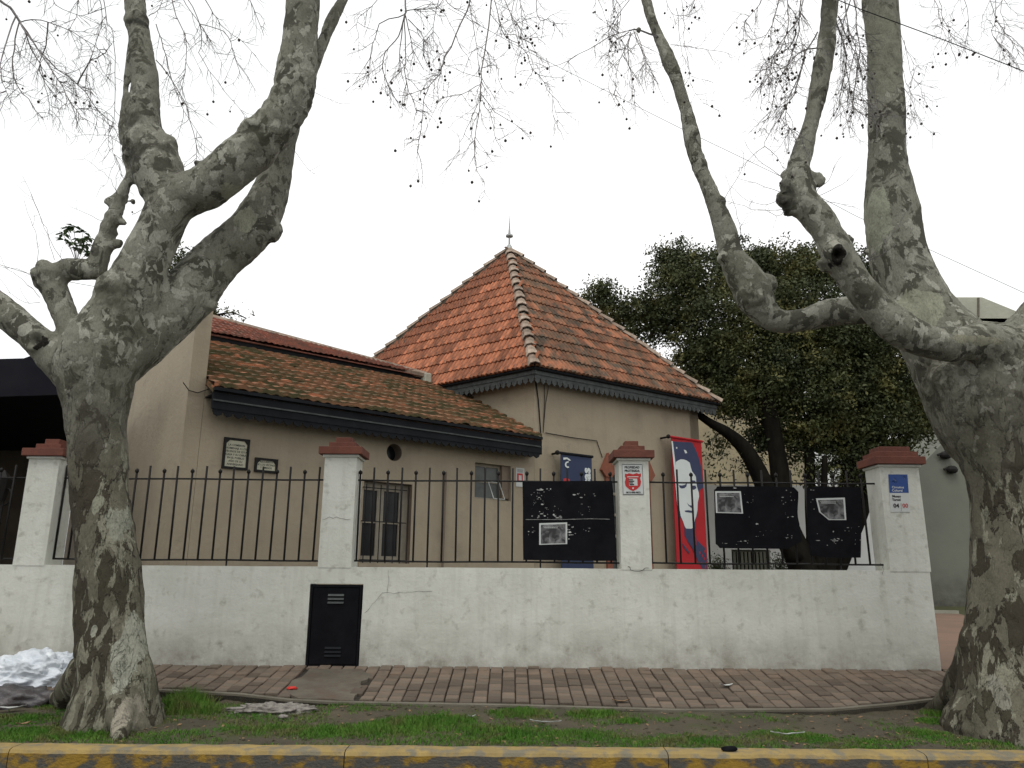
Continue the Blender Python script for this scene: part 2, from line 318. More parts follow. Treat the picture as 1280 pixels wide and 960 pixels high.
# ================================================================== GROUND, ROAD, KERB
def pave_z(Y): return .47 - .14 * (10 - Y)
KB, KF = 7.08, 6.84                       # kerb back / front
def edge_pt(u, v):                        # sight line met with the sloping walk
    n = Vector((0, -.14, 1)); return PP(u, v, Vector((0, 10, .47)), n)
EDGE = [edge_pt(*p) for p in ((-260, 866), (-60, 866), (120, 864), (205, 862), (300, 867), (360, 874), (420, 877), (640, 881), (850, 887), (1040, 886), (1120, 879), (1180, 872), (1280, 869), (1420, 868))]
def edge_y(x):
    for a, b in zip(EDGE, EDGE[1:]):
        if a.x <= x <= b.x: return a.y + (b.y - a.y) * (x - a.x) / (b.x - a.x)
    return EDGE[0].y if x < EDGE[0].x else EDGE[-1].y
def soil_z(x, y):
    ey = edge_y(x)
    if y < ey: 
        t = max(0, (y - KB) / (ey - KB)); z = .135 + t * .055
        z += .018 * noise.noise(Vector((x * 1.7, y * 3, 0))) + .008 * noise.noise(Vector((x * 7, y * 9, 3)))
        mid = max(0, min(1, (x + 2.25) / .5)) * max(0, min(1, (3.3 - x) / .8))
        z += max(0, pave_z(ey) - .02 - z) * t ** 3 * (.12 + .88 * mid)
        return z
    if y < 10.3: return min(pave_z(y), pave_z(10)) - .06
    return .47 + .02 * (min(y, 30) - 10)
mb = MB(); xs = np.concatenate([np.arange(-60, -7, 6), np.arange(-7, 7.01, .12), np.arange(8, 80, 6)]); ys = np.concatenate([np.arange(KB - .04, 8.9, .07), np.arange(9, 12, .5), np.array([14, 20, 30, 60, 120, 300])])
vs = [(x if y < 15 else x * (1 + (y - 15) / 20), y, soil_z(x, y)) for y in ys for x in xs]; nx = len(xs)
fs = [(j * nx + i, j * nx + i + 1, (j + 1) * nx + i + 1, (j + 1) * nx + i) for j in range(len(ys) - 1) for i in range(nx - 1)]
tag(mb.add(vs, fs).build('ground', 'soil', smooth=True), kind='structure')
tag(MB().quad((-300, -60, 0), (300, -60, 0), (300, KF + .05, 0), (-300, KF + .05, 0)).build('road', 'asphalt'), kind='structure')
kerb = tag(MB().wbox(-80, 80, KF + .05, KB - .03, -.1, .10).build('kerb', 'concrete'), kind='structure')
# kerb stones: joints where the photo shows them
jx = [-9.5, -6.7, -4.1, -1.35, 1.3, PZ(1152, 941, .15).x, 6.2, 9]
for a, b in zip(jx, jx[1:]):
    n = 26; vs = []; prof = [(KF, -.1), (KF, .115), (KF + .015, .14), (KF + .05, .152), (KB - .04, .155), (KB, .14), (KB, -.1)]
    for i in range(n + 1):
        x = a + .004 + (b - a - .008) * i / n
        for (y, z) in prof:
            e = .009 if z > 0 else 0
            vs.append((x, y + e * noise.noise(Vector((x * 6, y * 9, z * 9))), z + e * noise.noise(Vector((x * 5, y * 5, 7)))))
    k = len(prof); fs = [(i * k + j, i * k + j + 1, (i + 1) * k + j + 1, (i + 1) * k + j) for i in range(n) for j in range(k - 1)] + [tuple(range(k)), tuple(n * k + j for j in range(k))[::-1]]
    o = MB().add(vs, fs).build('kerb_stone', 'kerb', kerb, smooth=False); o.data.materials.append(M['kerbtop'])
    for p in o.data.polygons:
        if p.normal.z > .35: p.material_index = 1

# ================================================================== PAVEMENT with bricks
pv = []
for i in range(len(EDGE)): pv.append(EDGE[i] - Z * .026)
base = MB(); n = len(EDGE)
base.add([tuple(p) for p in pv] + [(p.x, 10.05, pave_z(10.05) - .026) for p in EDGE] + [(p.x, p.y, p.z - .15) for p in EDGE],
         [(i, i + 1, n + i + 1, n + i) for i in range(n - 1)] + [(2 * n + i, 2 * n + i + 1, i + 1, i) for i in range(n - 1)])
pave = tag(base.build('pavement', 'joint'), kind='structure')
PATCH = [edge_pt(u, v) for u, v in ((388, 836), (452, 836), (462, 846), (447, 862), (440, 876), (372, 873), (356, 862))]
def wobble_xy(pts):
    o = []
    for i in range(len(pts)):
        a, b = pts[i], pts[(i + 1) % len(pts)]
        for k in range(5):
            q = a.lerp(b, k / 5); q.x += random.gauss(0, .018); dy = random.gauss(0, .018); q.y = min(9.97, q.y + dy); q.z = pave_z(q.y) + .003; o.append(q)
    return o
def in_poly(x, y, P):
    c = False
    for i in range(len(P)):
        a, b = P[i], P[i - 1]
        if (a.y > y) != (b.y > y) and x < (b.x - a.x) * (y - a.y) / (b.y - a.y) + a.x: c = not c
    return c
BW, BL = .150, .235
bm_ = MB(); tw, tl, h = BW / 2 - .0065, BL / 2 - .007, .045; c_ = .008
bm_.add([(-tw, -tl, -h), (tw, -tl, -h), (tw, tl, -h), (-tw, tl, -h), (-tw, -tl, -c_), (tw, -tl, -c_), (tw, tl, -c_), (-tw, tl, -c_), (-tw + c_, -tl + c_, 0), (tw - c_, -tl + c_, 0), (tw - c_, tl - c_, 0), (-tw + c_, tl - c_, 0)],
        [(0, 1, 5, 4), (1, 2, 6, 5), (2, 3, 7, 6), (3, 0, 4, 7), (4, 5, 9, 8), (5, 6, 10, 9), (6, 7, 11, 10), (7, 4, 8, 11), (8, 9, 10, 11)])
b0 = bm_.build('brick', 'brick', pave); bme = b0.data; slots = []
ci = 0; x = -7.2
while x < 7.6:
    off = random.random() * .3
    y = 9.98 - BL / 2 + off * .5
    first = True
    ya = 10.0 - off; yb = 10.0
    while ya > 7.6:
        yc = (ya + yb) / 2; ln = yb - ya; ey = edge_y(x) + .07
        y0 = max(ya, ey)
        if yb - y0 > .05 and not in_poly(x, (y0 + yb) / 2, PATCH): slots.append((x, (y0 + yb) / 2, (yb - y0) / BL))
        yb = ya; ya -= BL * random.choice((1, 1, .98, .55))
    x += BW * random.uniform(.985, 1.015); ci += 1
def brick_matrix(x, y, sy):
    rot = Matrix.Rotation(atan(.14) + random.gauss(0, .008), 4, 'X') @ Matrix.Rotation(random.gauss(0, .012), 4, 'Y') @ Matrix.Rotation(random.gauss(0, .012), 4, 'Z')
    return Matrix.Translation((x, y, pave_z(y) + random.gauss(0, .0055))) @ rot @ Matrix.Diagonal((1, sy, 1, 1))
def visible_x(x, y): return abs(x) < y * .675
inside = [s for s in slots if visible_x(s[0], s[1]) and not (s[0] < -4.15)]
inside.sort(key=lambda s: s[1]); single = inside[:300]; rest = [s for s in slots if s not in single]
first = True
for s in single:
    o = b0 if first else b0.copy()
    if not first: COL.objects.link(o); o.parent = pave
    first = False; o.matrix_local = brick_matrix(*s)
j = MB()
for s in rest:
    mt = brick_matrix(*s); j.add([mt @ Vector(v.co) for v in bme.vertices], [tuple(p.vertices) for p in bme.polygons])
if rest: tag(j.build('bricks', 'brick', pave), kind='stuff')
# thin concrete edging along the front of the walk
e = MB()
for a, b in zip(EDGE, EDGE[1:]):
    for (p, q) in ((a, b),):
        e.add([(p.x, p.y, p.z - .10), (q.x, q.y, q.z - .10), (q.x, q.y + .06, q.z - .10), (p.x, p.y + .06, p.z - .10), (p.x, p.y, p.z - .006), (q.x, q.y, q.z - .006), (q.x, q.y + .035, q.z + .004), (p.x, p.y + .035, p.z + .004)],
              [(0, 1, 5, 4), (4, 5, 6, 7), (2, 3, 7, 6)])
e.build('edging', 'concrete', pave)
# cement patch in front of the meter cupboard
c = MB(); pts = [p + Z * .004 for p in PATCH]; c.prism([p - Z * .06 for p in wobble_xy(pts)], Z * .06); c.build('cement_patch', 'cement', pave)

# ================================================================== BOUNDARY WALL
WX0, WX1, WF, WT = -14.0, 5.3, 10.0, 1.65
wall = empty('boundary_wall', 'low white street wall with four pillars under stepped red caps', 'wall', loc=(0, 10, .45))
wall.location = (0, 0, 0)
BX0, BX1, BZ0, BZ1 = PY(389, 731, 10).x, PY(453, 731, 10).x, .50, PY(420, 731, 10).z
n_ = 60
def rough_box(name, x0, x1, y0, y1, z0, z1, m, parent, amp=.006, step=.12, lean=0):
    """rendered masonry block with a slightly uneven face"""
    nxx = max(1, int((x1 - x0) / step)); nzz = max(1, int((z1 - z0) / step)); nyy = max(1, int((y1 - y0) / step))
    b = bmesh.new(); vd = {}
    fid = [0]
    def V(i, j, k):
        key = (i, j, k, fid[0])
        if key not in vd:
            xx = x0 + (x1 - x0) * i / nxx; yy = y0 + (y1 - y0) * j / nyy; zz = z0 + (z1 - z0) * k / nzz
            q = Vector((xx, yy, zz)) * 1.3; vd[key] = b.verts.new((xx + amp * noise.noise(q), yy + amp * noise.noise(q + Vector((9, 0, 0))), zz + (amp * .8 * noise.noise(q + Vector((0, 9, 0))) if k else 0)))
        return vd[key]
    for i in range(nxx):
        for k in range(nzz):
            b.faces.new((V(i, 0, k), V(i + 1, 0, k), V(i + 1, 0, k + 1), V(i, 0, k + 1))); b.faces.new((V(i, nyy, k), V(i, nyy, k + 1), V(i + 1, nyy, k + 1), V(i + 1, nyy, k)))
    fid[0] = 1
    for j in range(nyy):
        for k in range(nzz):
            b.faces.new((V(0, j, k), V(0, j, k + 1), V(0, j + 1, k + 1), V(0, j + 1, k))); b.faces.new((V(nxx, j, k), V(nxx, j + 1, k), V(nxx, j + 1, k + 1), V(nxx, j, k + 1)))
    fid[0] = 2
    for i in range(nxx):
        for j in range(nyy):
            b.faces.new((V(i, j, nzz), V(i + 1, j, nzz), V(i + 1, j + 1, nzz), V(i, j + 1, nzz)))
    me = bpy.data.meshes.new(name); b.to_mesh(me); b.free(); me.materials.append(M[m])
    for p in me.polygons: p.use_smooth = True
    o = link(name, me, parent)
    return o
# masonry left of / right of / over the cupboard
rough_box('masonry', WX0, BX0 - .01, WF, WF + .3, .3, WT, 'white', wall, step=.2)
rough_box('masonry', BX1 + .01, WX1, WF, WF + .3, .3, WT, 'white', wall, step=.15)
rough_box('masonry', BX0 - .01, BX1 + .01, WF, WF + .3, BZ1 + .012, WT, 'white', wall, step=.1)
PIL = [(-6.30, -5.90, 3.03, 'a'), (-2.44, -2.02, 3.08, 'b'), (1.40, 1.79, 3.06, 'c'), (4.80, WX1 + .015, 3.0, 'd')]
for x0, x1, zt, k in PIL:
    p = rough_box('pillar', x0, x1, WF - .006, WF + .40, WT - .012, zt, 'white', wall, step=.1, amp=.004)
    cx = (x0 + x1) / 2; wd = x1 - x0; cy = WF + .197; dd_ = .406
    for i, (ov, hh) in enumerate(((.072, .098), (-.035 if k != 'd' else .012, .075), (-.105 if k != 'd' else -.055, .075))):
        z = zt + sum((.095, .075, .075)[:i])
        MB().wbox(cx - wd / 2 - ov, cx + wd / 2 + ov, cy - dd_ / 2 - ov, cy + dd_ / 2 + ov, z + .001 * i, z + hh).build('cap_slab', 'cap', p, bevel=.004)
    MB().wbox(cx - wd / 2 - .025, cx + wd / 2 + .025, cy - dd_ / 2 - .025, cy + dd_ / 2 + .025, zt - .035, zt - .002).build('neck_moulding', 'white', p, bevel=.005)
rough_box('pillar', -10.1, -9.7, WF - .006, WF + .4, WT - .02, 3.03, 'white', wall, step=.1)
def crack(pts, Y=9.990, w=.0035, par=wall):
    P = [PY(u, v, Y) for u, v in pts]; c = MB()
    Q = []
    for a, b in zip(P, P[1:]):
        for t in (0, .33, .66): Q.append(a.lerp(b, t) + Vector((random.gauss(0, .006), 0, random.gauss(0, .008))) * (t > 0))
    Q.append(P[-1]); rs = [w * .5 * random.uniform(.4, 1.2) for _ in Q]
    c.tube(Q, rs, 4).build('crack', 'hole', par)
crack([(403, 650), (412, 646), (425, 648), (438, 649)])
crack([(785, 708), (790, 713), (800, 714), (811, 710)], w=.006)
crack([(456, 766), (468, 753), (478, 741), (492, 742), (515, 740), (540, 739)], w=.003)
crack([(484, 741), (486, 728), (486, 712)], w=.003)
crack([(1100, 704), (1105, 712), (1103, 718)], w=.005)

# meter cupboard
mbx = empty('meter_cupboard', 'black metal meter cupboard door set in the white wall', 'utility box')
wdt = BX1 - BX0
MB().wbox(BX0, BX1, WF + .02, WF + .25, .44, BZ1).build('box', 'board', mbx)
fr = MB()
for a in ((BX0 + .003, BX0 + .028, .44, BZ1 - .003), (BX1 - .028, BX1 - .003, .44, BZ1 - .003), (BX0 + .0285, BX1 - .0285, BZ1 - .03, BZ1 - .003), (BX0 + .0285, BX1 - .0285, .44, .475)):
    fr.wbox(a[0], a[1], WF - .012, WF + .02, a[2], a[3])
fr.build('frame', 'board', mbx, bevel=.002)
dr = MB().wbox(BX0 + .033, BX1 - .033, WF - .004, WF + .018, .48, BZ1 - .036).build('door', 'board', mbx, bevel=.004)
for zc in (BZ1 - .13, .62):
    for k in range(3):
        z = zc - k * .045 + (0 if zc > 1 else .05); cxx = (BX0 + BX1) / 2
        MB().add([(cxx - .10, WF - .005, z), (cxx + .10, WF - .005, z), (cxx + .10, WF - .022, z - .006), (cxx - .10, WF - .022, z - .006), (cxx + .10, WF - .005, z + .018), (cxx - .10, WF - .005, z + .018)],
                 [(0, 1, 2, 3), (3, 2, 4, 5), (0, 3, 5), (1, 4, 2)]).build('louvre', 'grey_trim' if zc > 1 else 'navy', dr)

# ================================================================== IRON RAILINGS
FY = WF + .17
ZR1, ZR0 = PY(538, 601, FY).z, PY(538, 702, FY).z
def bar_mesh(kind):
    b = MB(); r = .0135
    zt = .175 if kind == 'tall' else .10
    zb = 0
    b.tube([(0, 0, zb), (0, 0, ZR1 - ZR0 + zt)], r, 6)
    if kind == 'ball':
        t = ZR1 - ZR0 + zt
        b.ball((0, 0, t + .006), .027, 7, 5, (1, 1, 1.1)); b.tube([(0, 0, t + .016), (0, 0, t + .045)], [.012, .002], 6)
    o = b.build('bar', 'black'); me = o.data; bpy.data.objects.remove(o); 
    for p in me.polygons: p.use_smooth = True
    return me
BM = {'tall': bar_mesh('tall'), 'ball': bar_mesh('ball')}
fl = bar_mesh('tall')
def railing(x0, x1, bars, label, start_tall):
    r = empty('iron_railing', label, 'railing', 'black iron railings between the wall pillars')
    for z in (ZR1, ZR0):
        sag = [Vector((x0 + (x1 - x0) * t / 6, FY + .004 * sin(t * 2.1), z + .004 * sin(t * 1.7 + z))) for t in range(7)]
        MB().tube(sag, .0125, 5).build('rail', 'black', r)
    for i, x in enumerate(bars):
        k = 'tall' if (i % 2 == 0) == start_tall else 'ball'
        o = link('bar', BM[k], r); o.location = (x, FY - .013, ZR0 - .004); o.rotation_euler = (random.gauss(0, .004), random.gauss(0, .006), 0)
        if i in (5, 13): MB().tube([(x, FY - .002, WT - .02), (x, FY - .002, ZR0)], .011, 5).build('foot', 'black', r)
    return r
def bx(u, v=601): return PY(u, v, FY).x
railing(-9.7, -6.28, [-9.6 + .19 * i for i in range(18)], 'black railing left of the leftmost pillar, before the dark shed', True)
railing(-5.92, -2.42, [bx(398 - 17.55 * i) for i in range(20)][::-1], 'black railing between the plane tree and the second pillar, before the two plaques', False)
railing(-2.04, 1.42, [bx(451 + 17.25 * i) for i in range(19)], 'black railing between two pillars carrying the wide torn notice board', False)
railing(1.77, 4.85, [bx(811 + 17.7 * i) for i in range(16)], 'black railing before the red banner, ending at the rightmost pillar', True)

# ================================================================== NOTICE BOARDS on the railing
def wobble(pts, amp, sub=3):
    o = []
    for i in range(len(pts)):
        a = Vector(pts[i]); b = Vector(pts[(i + 1) % len(pts)])
        for k in range(sub): o.append(a.lerp(b, k / sub) + Vector((random.gauss(0, amp), 0, random.gauss(0, amp))) * (k > 0))
    return o
BY = FY - .055
def board(name, label, outl, poster, wob=.003, scraps=()):
    t = empty(name, label, 'notice board', 'black notice boards tied on the railing')
    P = [PY(u, v, BY) for u, v in outl]
    MB().prism(wobble(P, wob), Vector((0, .018, 0))).build('panel', 'board', t)
    q = [PY(u, v, BY - .004) for u, v in poster]
    ps = MB().prism(q, Vector((0, .003, 0))).build('poster', 'signw', t)
    c = sum(q, Vector()) / len(q)
    ins = [c + (p - c) * .88 + Vector((0, -.0022, -.004)) for p in q]
    MB().prism(ins, Vector((0, .0018, 0))).build('picture', 'picture', ps)
    x0 = min(p.x for p in ins); x1 = max(p.x for p in ins); z1 = max(p.z for p in ins)
    b = MB()
    for k, (f0, f1, dz, hh) in enumerate(((.08, .7, .028, .004), (.12, .68, .045, .008))):
        xx = x0 + (x1 - x0) * f0
        while xx < x0 + (x1 - x0) * f1:
            l = random.uniform(.008, .02); b.wbox(xx, xx + l, BY - .0095, BY - .0065, z1 - dz - hh, z1 - dz); xx += l + .004
    b.build('print_lines', 'signw', ps)
    sc = MB()
    for (u0, u1, v0, v1, nn, ms) in scraps:
        for _ in range(nn):
            u = random.uniform(u0, u1); v = random.uniform(v0, v1); cc = PY(u, v, BY - .002); k = random.randint(5, 8)
            rx = ms * random.choice((.3, .5, .9, 1.7)); rz = ms * random.uniform(.12, .8); a0 = random.random() * 6
            sc.prism([cc + Vector((cos(a0 + i * 6.283 / k) * rx * random.uniform(.5, 1.1), 0, sin(a0 + i * 6.283 / k) * rz * random.uniform(.5, 1.1))) for i in range(k)], Vector((0, .0015, 0)))
    tag(sc.build('paper_scraps', 'paper', t), kind='stuff')
    return t
b1 = board('notice_board', 'widest black board with a level seam and one white framed poster', [(653, 602), (765, 601), (768, 640), (771, 701), (654, 700)], [(674, 654), (709, 653), (709, 680), (674, 681)],
      scraps=((665, 690, 611, 614, 9, .02), (664, 678, 615, 625, 9, .012), (665, 703, 628, 648, 18, .013), (668, 677, 638, 648, 5, .02), (690, 702, 640, 649, 6, .016), (716, 745, 616, 622, 7, .016), (720, 742, 628, 648, 8, .009), (660, 676, 659, 672, 5, .014), (708, 722, 656, 676, 12, .017), (728, 738, 654, 668, 4, .012), (664, 700, 612, 640, 14, .006)))
MB().tube([PY(657, 649.5, BY - .003), PY(700, 649.5, BY - .003), PY(738, 648.5, BY - .003), PY(762, 649, BY - .003)], .0025, 4).build('seam', 'paper', b1)
b2 = board('notice_board', 'black board with rounded corners and a tattered right side, poster top left', [(893, 612), (897, 608), (945, 608), (992, 609), (998, 615), (997, 640), (1000, 662), (1003, 676), (996, 680), (985, 686), (900, 685), (895, 680)], [(894, 614), (926, 614), (929, 642), (895, 641)], .004,
      scraps=((900, 920, 609, 611, 2, .016), (928, 945, 616, 630, 7, .008), (975, 995, 612, 650, 12, .011), (978, 990, 660, 673, 5, .016), (898, 944, 676, 682, 7, .013), (945, 949, 652, 655, 2, .016), (930, 990, 640, 676, 10, .007)))
b3 = board('notice_board', 'narrower black board by the rightmost pillar, its poster torn at one corner', [(1009, 610), (1020, 608), (1076, 609), (1077, 650), (1076, 697), (1032, 697), (1013, 694), (1010, 660)], [(1020, 623), (1056, 622), (1058, 650), (1036, 650), (1024, 640)], .004,
      scraps=((1012, 1018, 612, 640, 5, .012), (1016, 1060, 662, 682, 9, .013), (1040, 1050, 670, 684, 4, .02), (1060, 1076, 655, 680, 8, .009), (1012, 1050, 672, 676, 3, .018)))

# ================================================================== SIGNS ON PILLARS
s = empty('security_sign', 'white sign with a red shield on the third pillar', 'sign')
YS = WF - .012
def px3(u, v, d=0): return PY(u, v, YS - d)
q = [px3(777, 580), px3(803, 580), px3(805, 618.5), px3(778.5, 618.5)]
MB().prism(q, Vector((0, .006, 0))).build('plate', 'signw', s)
bd = MB()
for a, b in zip(q, q[1:] + q[:1]):
    c_ = sum(q, Vector()) / 4; a2 = a + (c_ - a) * .05; b2 = b + (c_ - b) * .05; a1 = a + (c_ - a) * .015; b1_ = b + (c_ - b) * .015
    bd.prism([a1, b1_, b2, a2], Vector((0, -.001, 0)))
bd.build('border', 'ink', s)
cx = (q[0].x + q[1].x) / 2
text_obj('lettering', 'PROPIEDAD', .040, px3(790, 584.3, .002), X, Z, 'ink', s, bold=.0015, sx=.9)
text_obj('lettering', 'PROTEGIDA', .040, px3(790.2, 588.6, .002), X, Z, 'ink', s, bold=.0015, sx=.9)
text_obj('lettering', '0810-888-9873', .030, px3(791.7, 615.6, .002), X, Z, 'ink', s, bold=.001, sx=1.02)
sh = [(781.3, 592), (784, 592.6), (786, 591.5), (791, 592.8), (796, 591.3), (798, 592.4), (801, 591.8), (801.3, 595), (800, 597.5), (801.3, 602), (800.3, 607.5), (796, 611.5), (791.3, 613.8), (786.5, 611.8), (782, 607.7), (781, 602.5), (782.2, 598), (781, 595.5)]
shd = MB().prism([px3(u, v, .001) for u, v in sh], Vector((0, -.002, 0))).build('shield', 'sred', s)
MB().prism([px3(786, 598.2, .004), px3(796.5, 598.2, .004), px3(797, 607, .004), px3(786.5, 607, .004)], Vector((0, .001, 0))).build('badge', 'signw', shd)
pb = MB()
for k in range(4): pb.prism([px3(785.4 + k * .5, 599 + k * 2.0, .006), px3(791 + (k % 2) * 2, 599 + k * 2.0, .006), px3(791.5 + (k % 2), 600.3 + k * 2.0, .006), px3(786 + k * .3, 600.4 + k * 2.0, .006)], Vector((0, .001, 0)))
pb.build('emblem', 'ink', shd)
pb = MB().prism([px3(784, 595.6, .004), px3(798, 595.3, .004), px3(798, 596.4, .004), px3(784, 596.6, .004)], Vector((0, .001, 0))); pb.prism([px3(791.3 + 1.1 * cos(a), 610.2 + 1.2 * sin(a), .004) for a in np.arange(0, 6.28, .8)], Vector((0, .001, 0)))
pb.build('shield_marks', 'signw', shd)

s = empty('museum_sign', 'blue and white enamel sign reading 04 00 on the rightmost pillar', 'sign')
YS = WF - .014
q = [px3(1110.3, 593), px3(1134.2, 593), px3(1137.6, 640), px3(1113.6, 640)]
MB().prism(q, Vector((0, .007, 0))).build('plate', 'signw', s, bevel=.001)
MB().prism([px3(1110.3, 593, .001), px3(1134.2, 593, .001), px3(1135.9, 616, .001), px3(1111.9, 616, .001)], Vector((0, -.001, 0))).build('blue_field', 'sblue', s)
text_obj('lettering', 'Circuitos', .042, px3(1122.4, 609.2, .003), X, Z, 'signw', s, bold=.0008)
text_obj('lettering', 'Cultural', .042, px3(1121.6, 613.2, .003), X, Z, 'signw', s, bold=.0008)
text_obj('lettering', 'Museo', .042, px3(1120.8, 620.4, .003), X, Z, 'ink', s, bold=.001)
text_obj('lettering', 'Taruel', .042, px3(1120.6, 624.6, .003), X, Z, 'ink', s, bold=.001)
text_obj('numbers', '04', .075, px3(1120.4, 632.3, .003), X, Z, 'ink', s, bold=.0018)
text_obj('numbers', '00', .075, px3(1131.6, 632.3, .003), X, Z, 'sred', s, bold=.001)
MB().prism([px3(1126.2, 629, .002), px3(1126.5, 629, .002), px3(1126.9, 639, .002), px3(1126.6, 639, .002)], Vector((0, .001, 0))).build('divider', 'ink', s)
MB().prism([px3(u, v, .002) for u, v in ((1114, 601.5), (1116.4, 600.6), (1116.6, 598.6), (1119, 597.8), (1120.3, 600), (1121, 601.4), (1120, 603.8), (1118.6, 602.3), (1116.4, 603.2))], Vector((0, .001, 0))).build('logo', 'signw', s)
MB().prism([px3(1128, 595.3, .002), px3(1132.8, 595.3, .002), px3(1132.8, 595.8, .002), px3(1130.7, 595.8, .002), px3(1130.8, 599, .002), px3(1130.3, 599, .002), px3(1130.3, 595.8, .002), px3(1128, 595.8, .002)], Vector((0, .001, 0))).build('emblem', 'signw', s)

# ================================================================== HOUSE
HW, HT = 4.2, 5.67
A = PZ(265, 481, HW); B = PZ(676, 545, HW); sv = (B - A).normalized(); dv = Vector((-sv.y, sv.x, 0))
def H(s, d, z): return A + sv * s + dv * d + Z * (z - A.z)
C0, C1, C2 = PZ(668, 457, HT), PZ(389, 513.6, HT), PZ(898, 503, HT)
C3 = C1 + C2 - C0; APEX = (C1 + C2) / 2; APEX.z = PY(630, 312, APEX.y).z
lv = (C1 - C0).normalized(); rv = (C2 - C0).normalized()
house = empty('house', 'beige stuccoed old house with a pyramid tiled tower and a low wing', 'house')
GZ = .3
def frame_pt(org, a, b): return lambda s, d, z: Vector((org.x, org.y, 0)) + a * s + b * d + Z * z
# ---- facade with openings: holes as (s0,s1,z0,z1)
def holed_wall(fp, s0, s1, z0, z1, thick, holes, name, m, parent, rnd=None):
    ss = sorted({s0, s1} | {h[0] for h in holes} | {h[1] for h in holes} | ({rnd[0] - rnd[2] * 1.6, rnd[0] + rnd[2] * 1.6} if rnd else set()))
    zs = sorted({z0, z1} | {h[2] for h in holes} | {h[3] for h in holes} | ({rnd[1] - rnd[2] * 1.6, rnd[1] + rnd[2] * 1.6} if rnd else set()))
    mb = MB(); done = [0]
    def ishole(sc, zc):
        for h in holes:
            if h[0] < sc < h[1] and h[2] < zc < h[3]: return 1
        if rnd and abs(sc - rnd[0]) < rnd[2] * 1.6 and abs(zc - rnd[1]) < rnd[2] * 1.6: return 2
        return 0
    for i in range(len(ss) - 1):
        for k in range(len(zs) - 1):
            a, b, c, d = ss[i], ss[i + 1], zs[k], zs[k + 1]
            t = ishole((a + b) / 2, (c + d) / 2)
            if t == 0:
                mb.quad(fp(a, 0, c), fp(b, 0, c), fp(b, 0, d), fp(a, 0, d)); mb.quad(fp(a, thick, c), fp(a, thick, d), fp(b, thick, d), fp(b, thick, c))
            elif t == 2 and not done[0]:
                done[0] = 1; n = 32; sq = []; ci_ = []; r = rnd[2]
                for q in range(n):
                    th = 2 * pi * q / n; cx_, cz_ = cos(th), sin(th); m_ = max(abs(cx_), abs(cz_)); sq.append((rnd[0] + cx_ / m_ * r * 1.6, rnd[1] + cz_ / m_ * r * 1.6)); ci_.append((rnd[0] + cx_ * r, rnd[1] + cz_ * r))
                for q in range(n):
                    w_ = (q + 1) % n
                    mb.quad(fp(sq[q][0], 0, sq[q][1]), fp(sq[w_][0], 0, sq[w_][1]), fp(ci_[w_][0], 0, ci_[w_][1]), fp(ci_[q][0], 0, ci_[q][1]))
                    mb.quad(fp(ci_[q][0], 0, ci_[q][1]), fp(ci_[w_][0], 0, ci_[w_][1]), fp(ci_[w_][0], thick, ci_[w_][1]), fp(ci_[q][0], thick, ci_[q][1]))
    for h in holes:
        a, b, c, d = h
        mb.quad(fp(a, 0, c), fp(a, thick, c), fp(a, thick, d), fp(a, 0, d)); mb.quad(fp(b, 0, c), fp(b, 0, d), fp(b, thick, d), fp(b, thick, c))
        mb.quad(fp(a, 0, d), fp(a, thick, d), fp(b, thick, d), fp(b, 0, d)); mb.quad(fp(a, 0, c), fp(b, 0, c), fp(b, thick, c), fp(a, thick, c))
    for (a, sgn) in ((s0, 1), (s1, -1)): mb.quad(fp(a, 0, z0), fp(a, thick, z0), fp(a, thick, z1), fp(a, 0, z1))
    mb.quad(fp(s0, 0, z1), fp(s1, 0, z1), fp(s1, thick, z1), fp(s0, thick, z1))
    o = mb.build(name, m, parent); return o
Fp = lambda s, d, z: H(s, d + .35, z)
W1 = (2.72, 3.66, 1.74, 3.08); W2 = (5.0, 5.86, 2.93, 3.60); RC = (3.27, 3.60, .15)
fac = holed_wall(Fp, .02, 6.45, GZ, 4.25, .30, [W1, W2], 'wing_wall', 'stucco', house, RC)
MB().box(Fp(.02, .6, GZ), sv, dv, Z, 6.2, 6, .1).build('floor', 'shedwall', house)
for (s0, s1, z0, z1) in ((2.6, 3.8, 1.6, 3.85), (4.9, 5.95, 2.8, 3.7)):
    MB().box(Fp(s0, .9, z0), sv, dv, Z, s1 - s0, .05, z1 - z0).build('room_shade_panel', 'hole', house)  # near-black panel: shade of the room inside, given as colour
# gable parapet at the left end: thick wall rising past the roof
GP = [(.35, GZ), (.35, 5.42), (1.1, 5.80), (3.4, 6.9), (4.4, 7.35), (5.4, 6.9), (8.0, 5.3), (8.0, GZ)]
gp = MB(); P0 = [H(-.22, d - .003, z) for d, z in GP]; gp.prism(P0, sv * .235); gp.build('gable_wall', 'stucco', house)
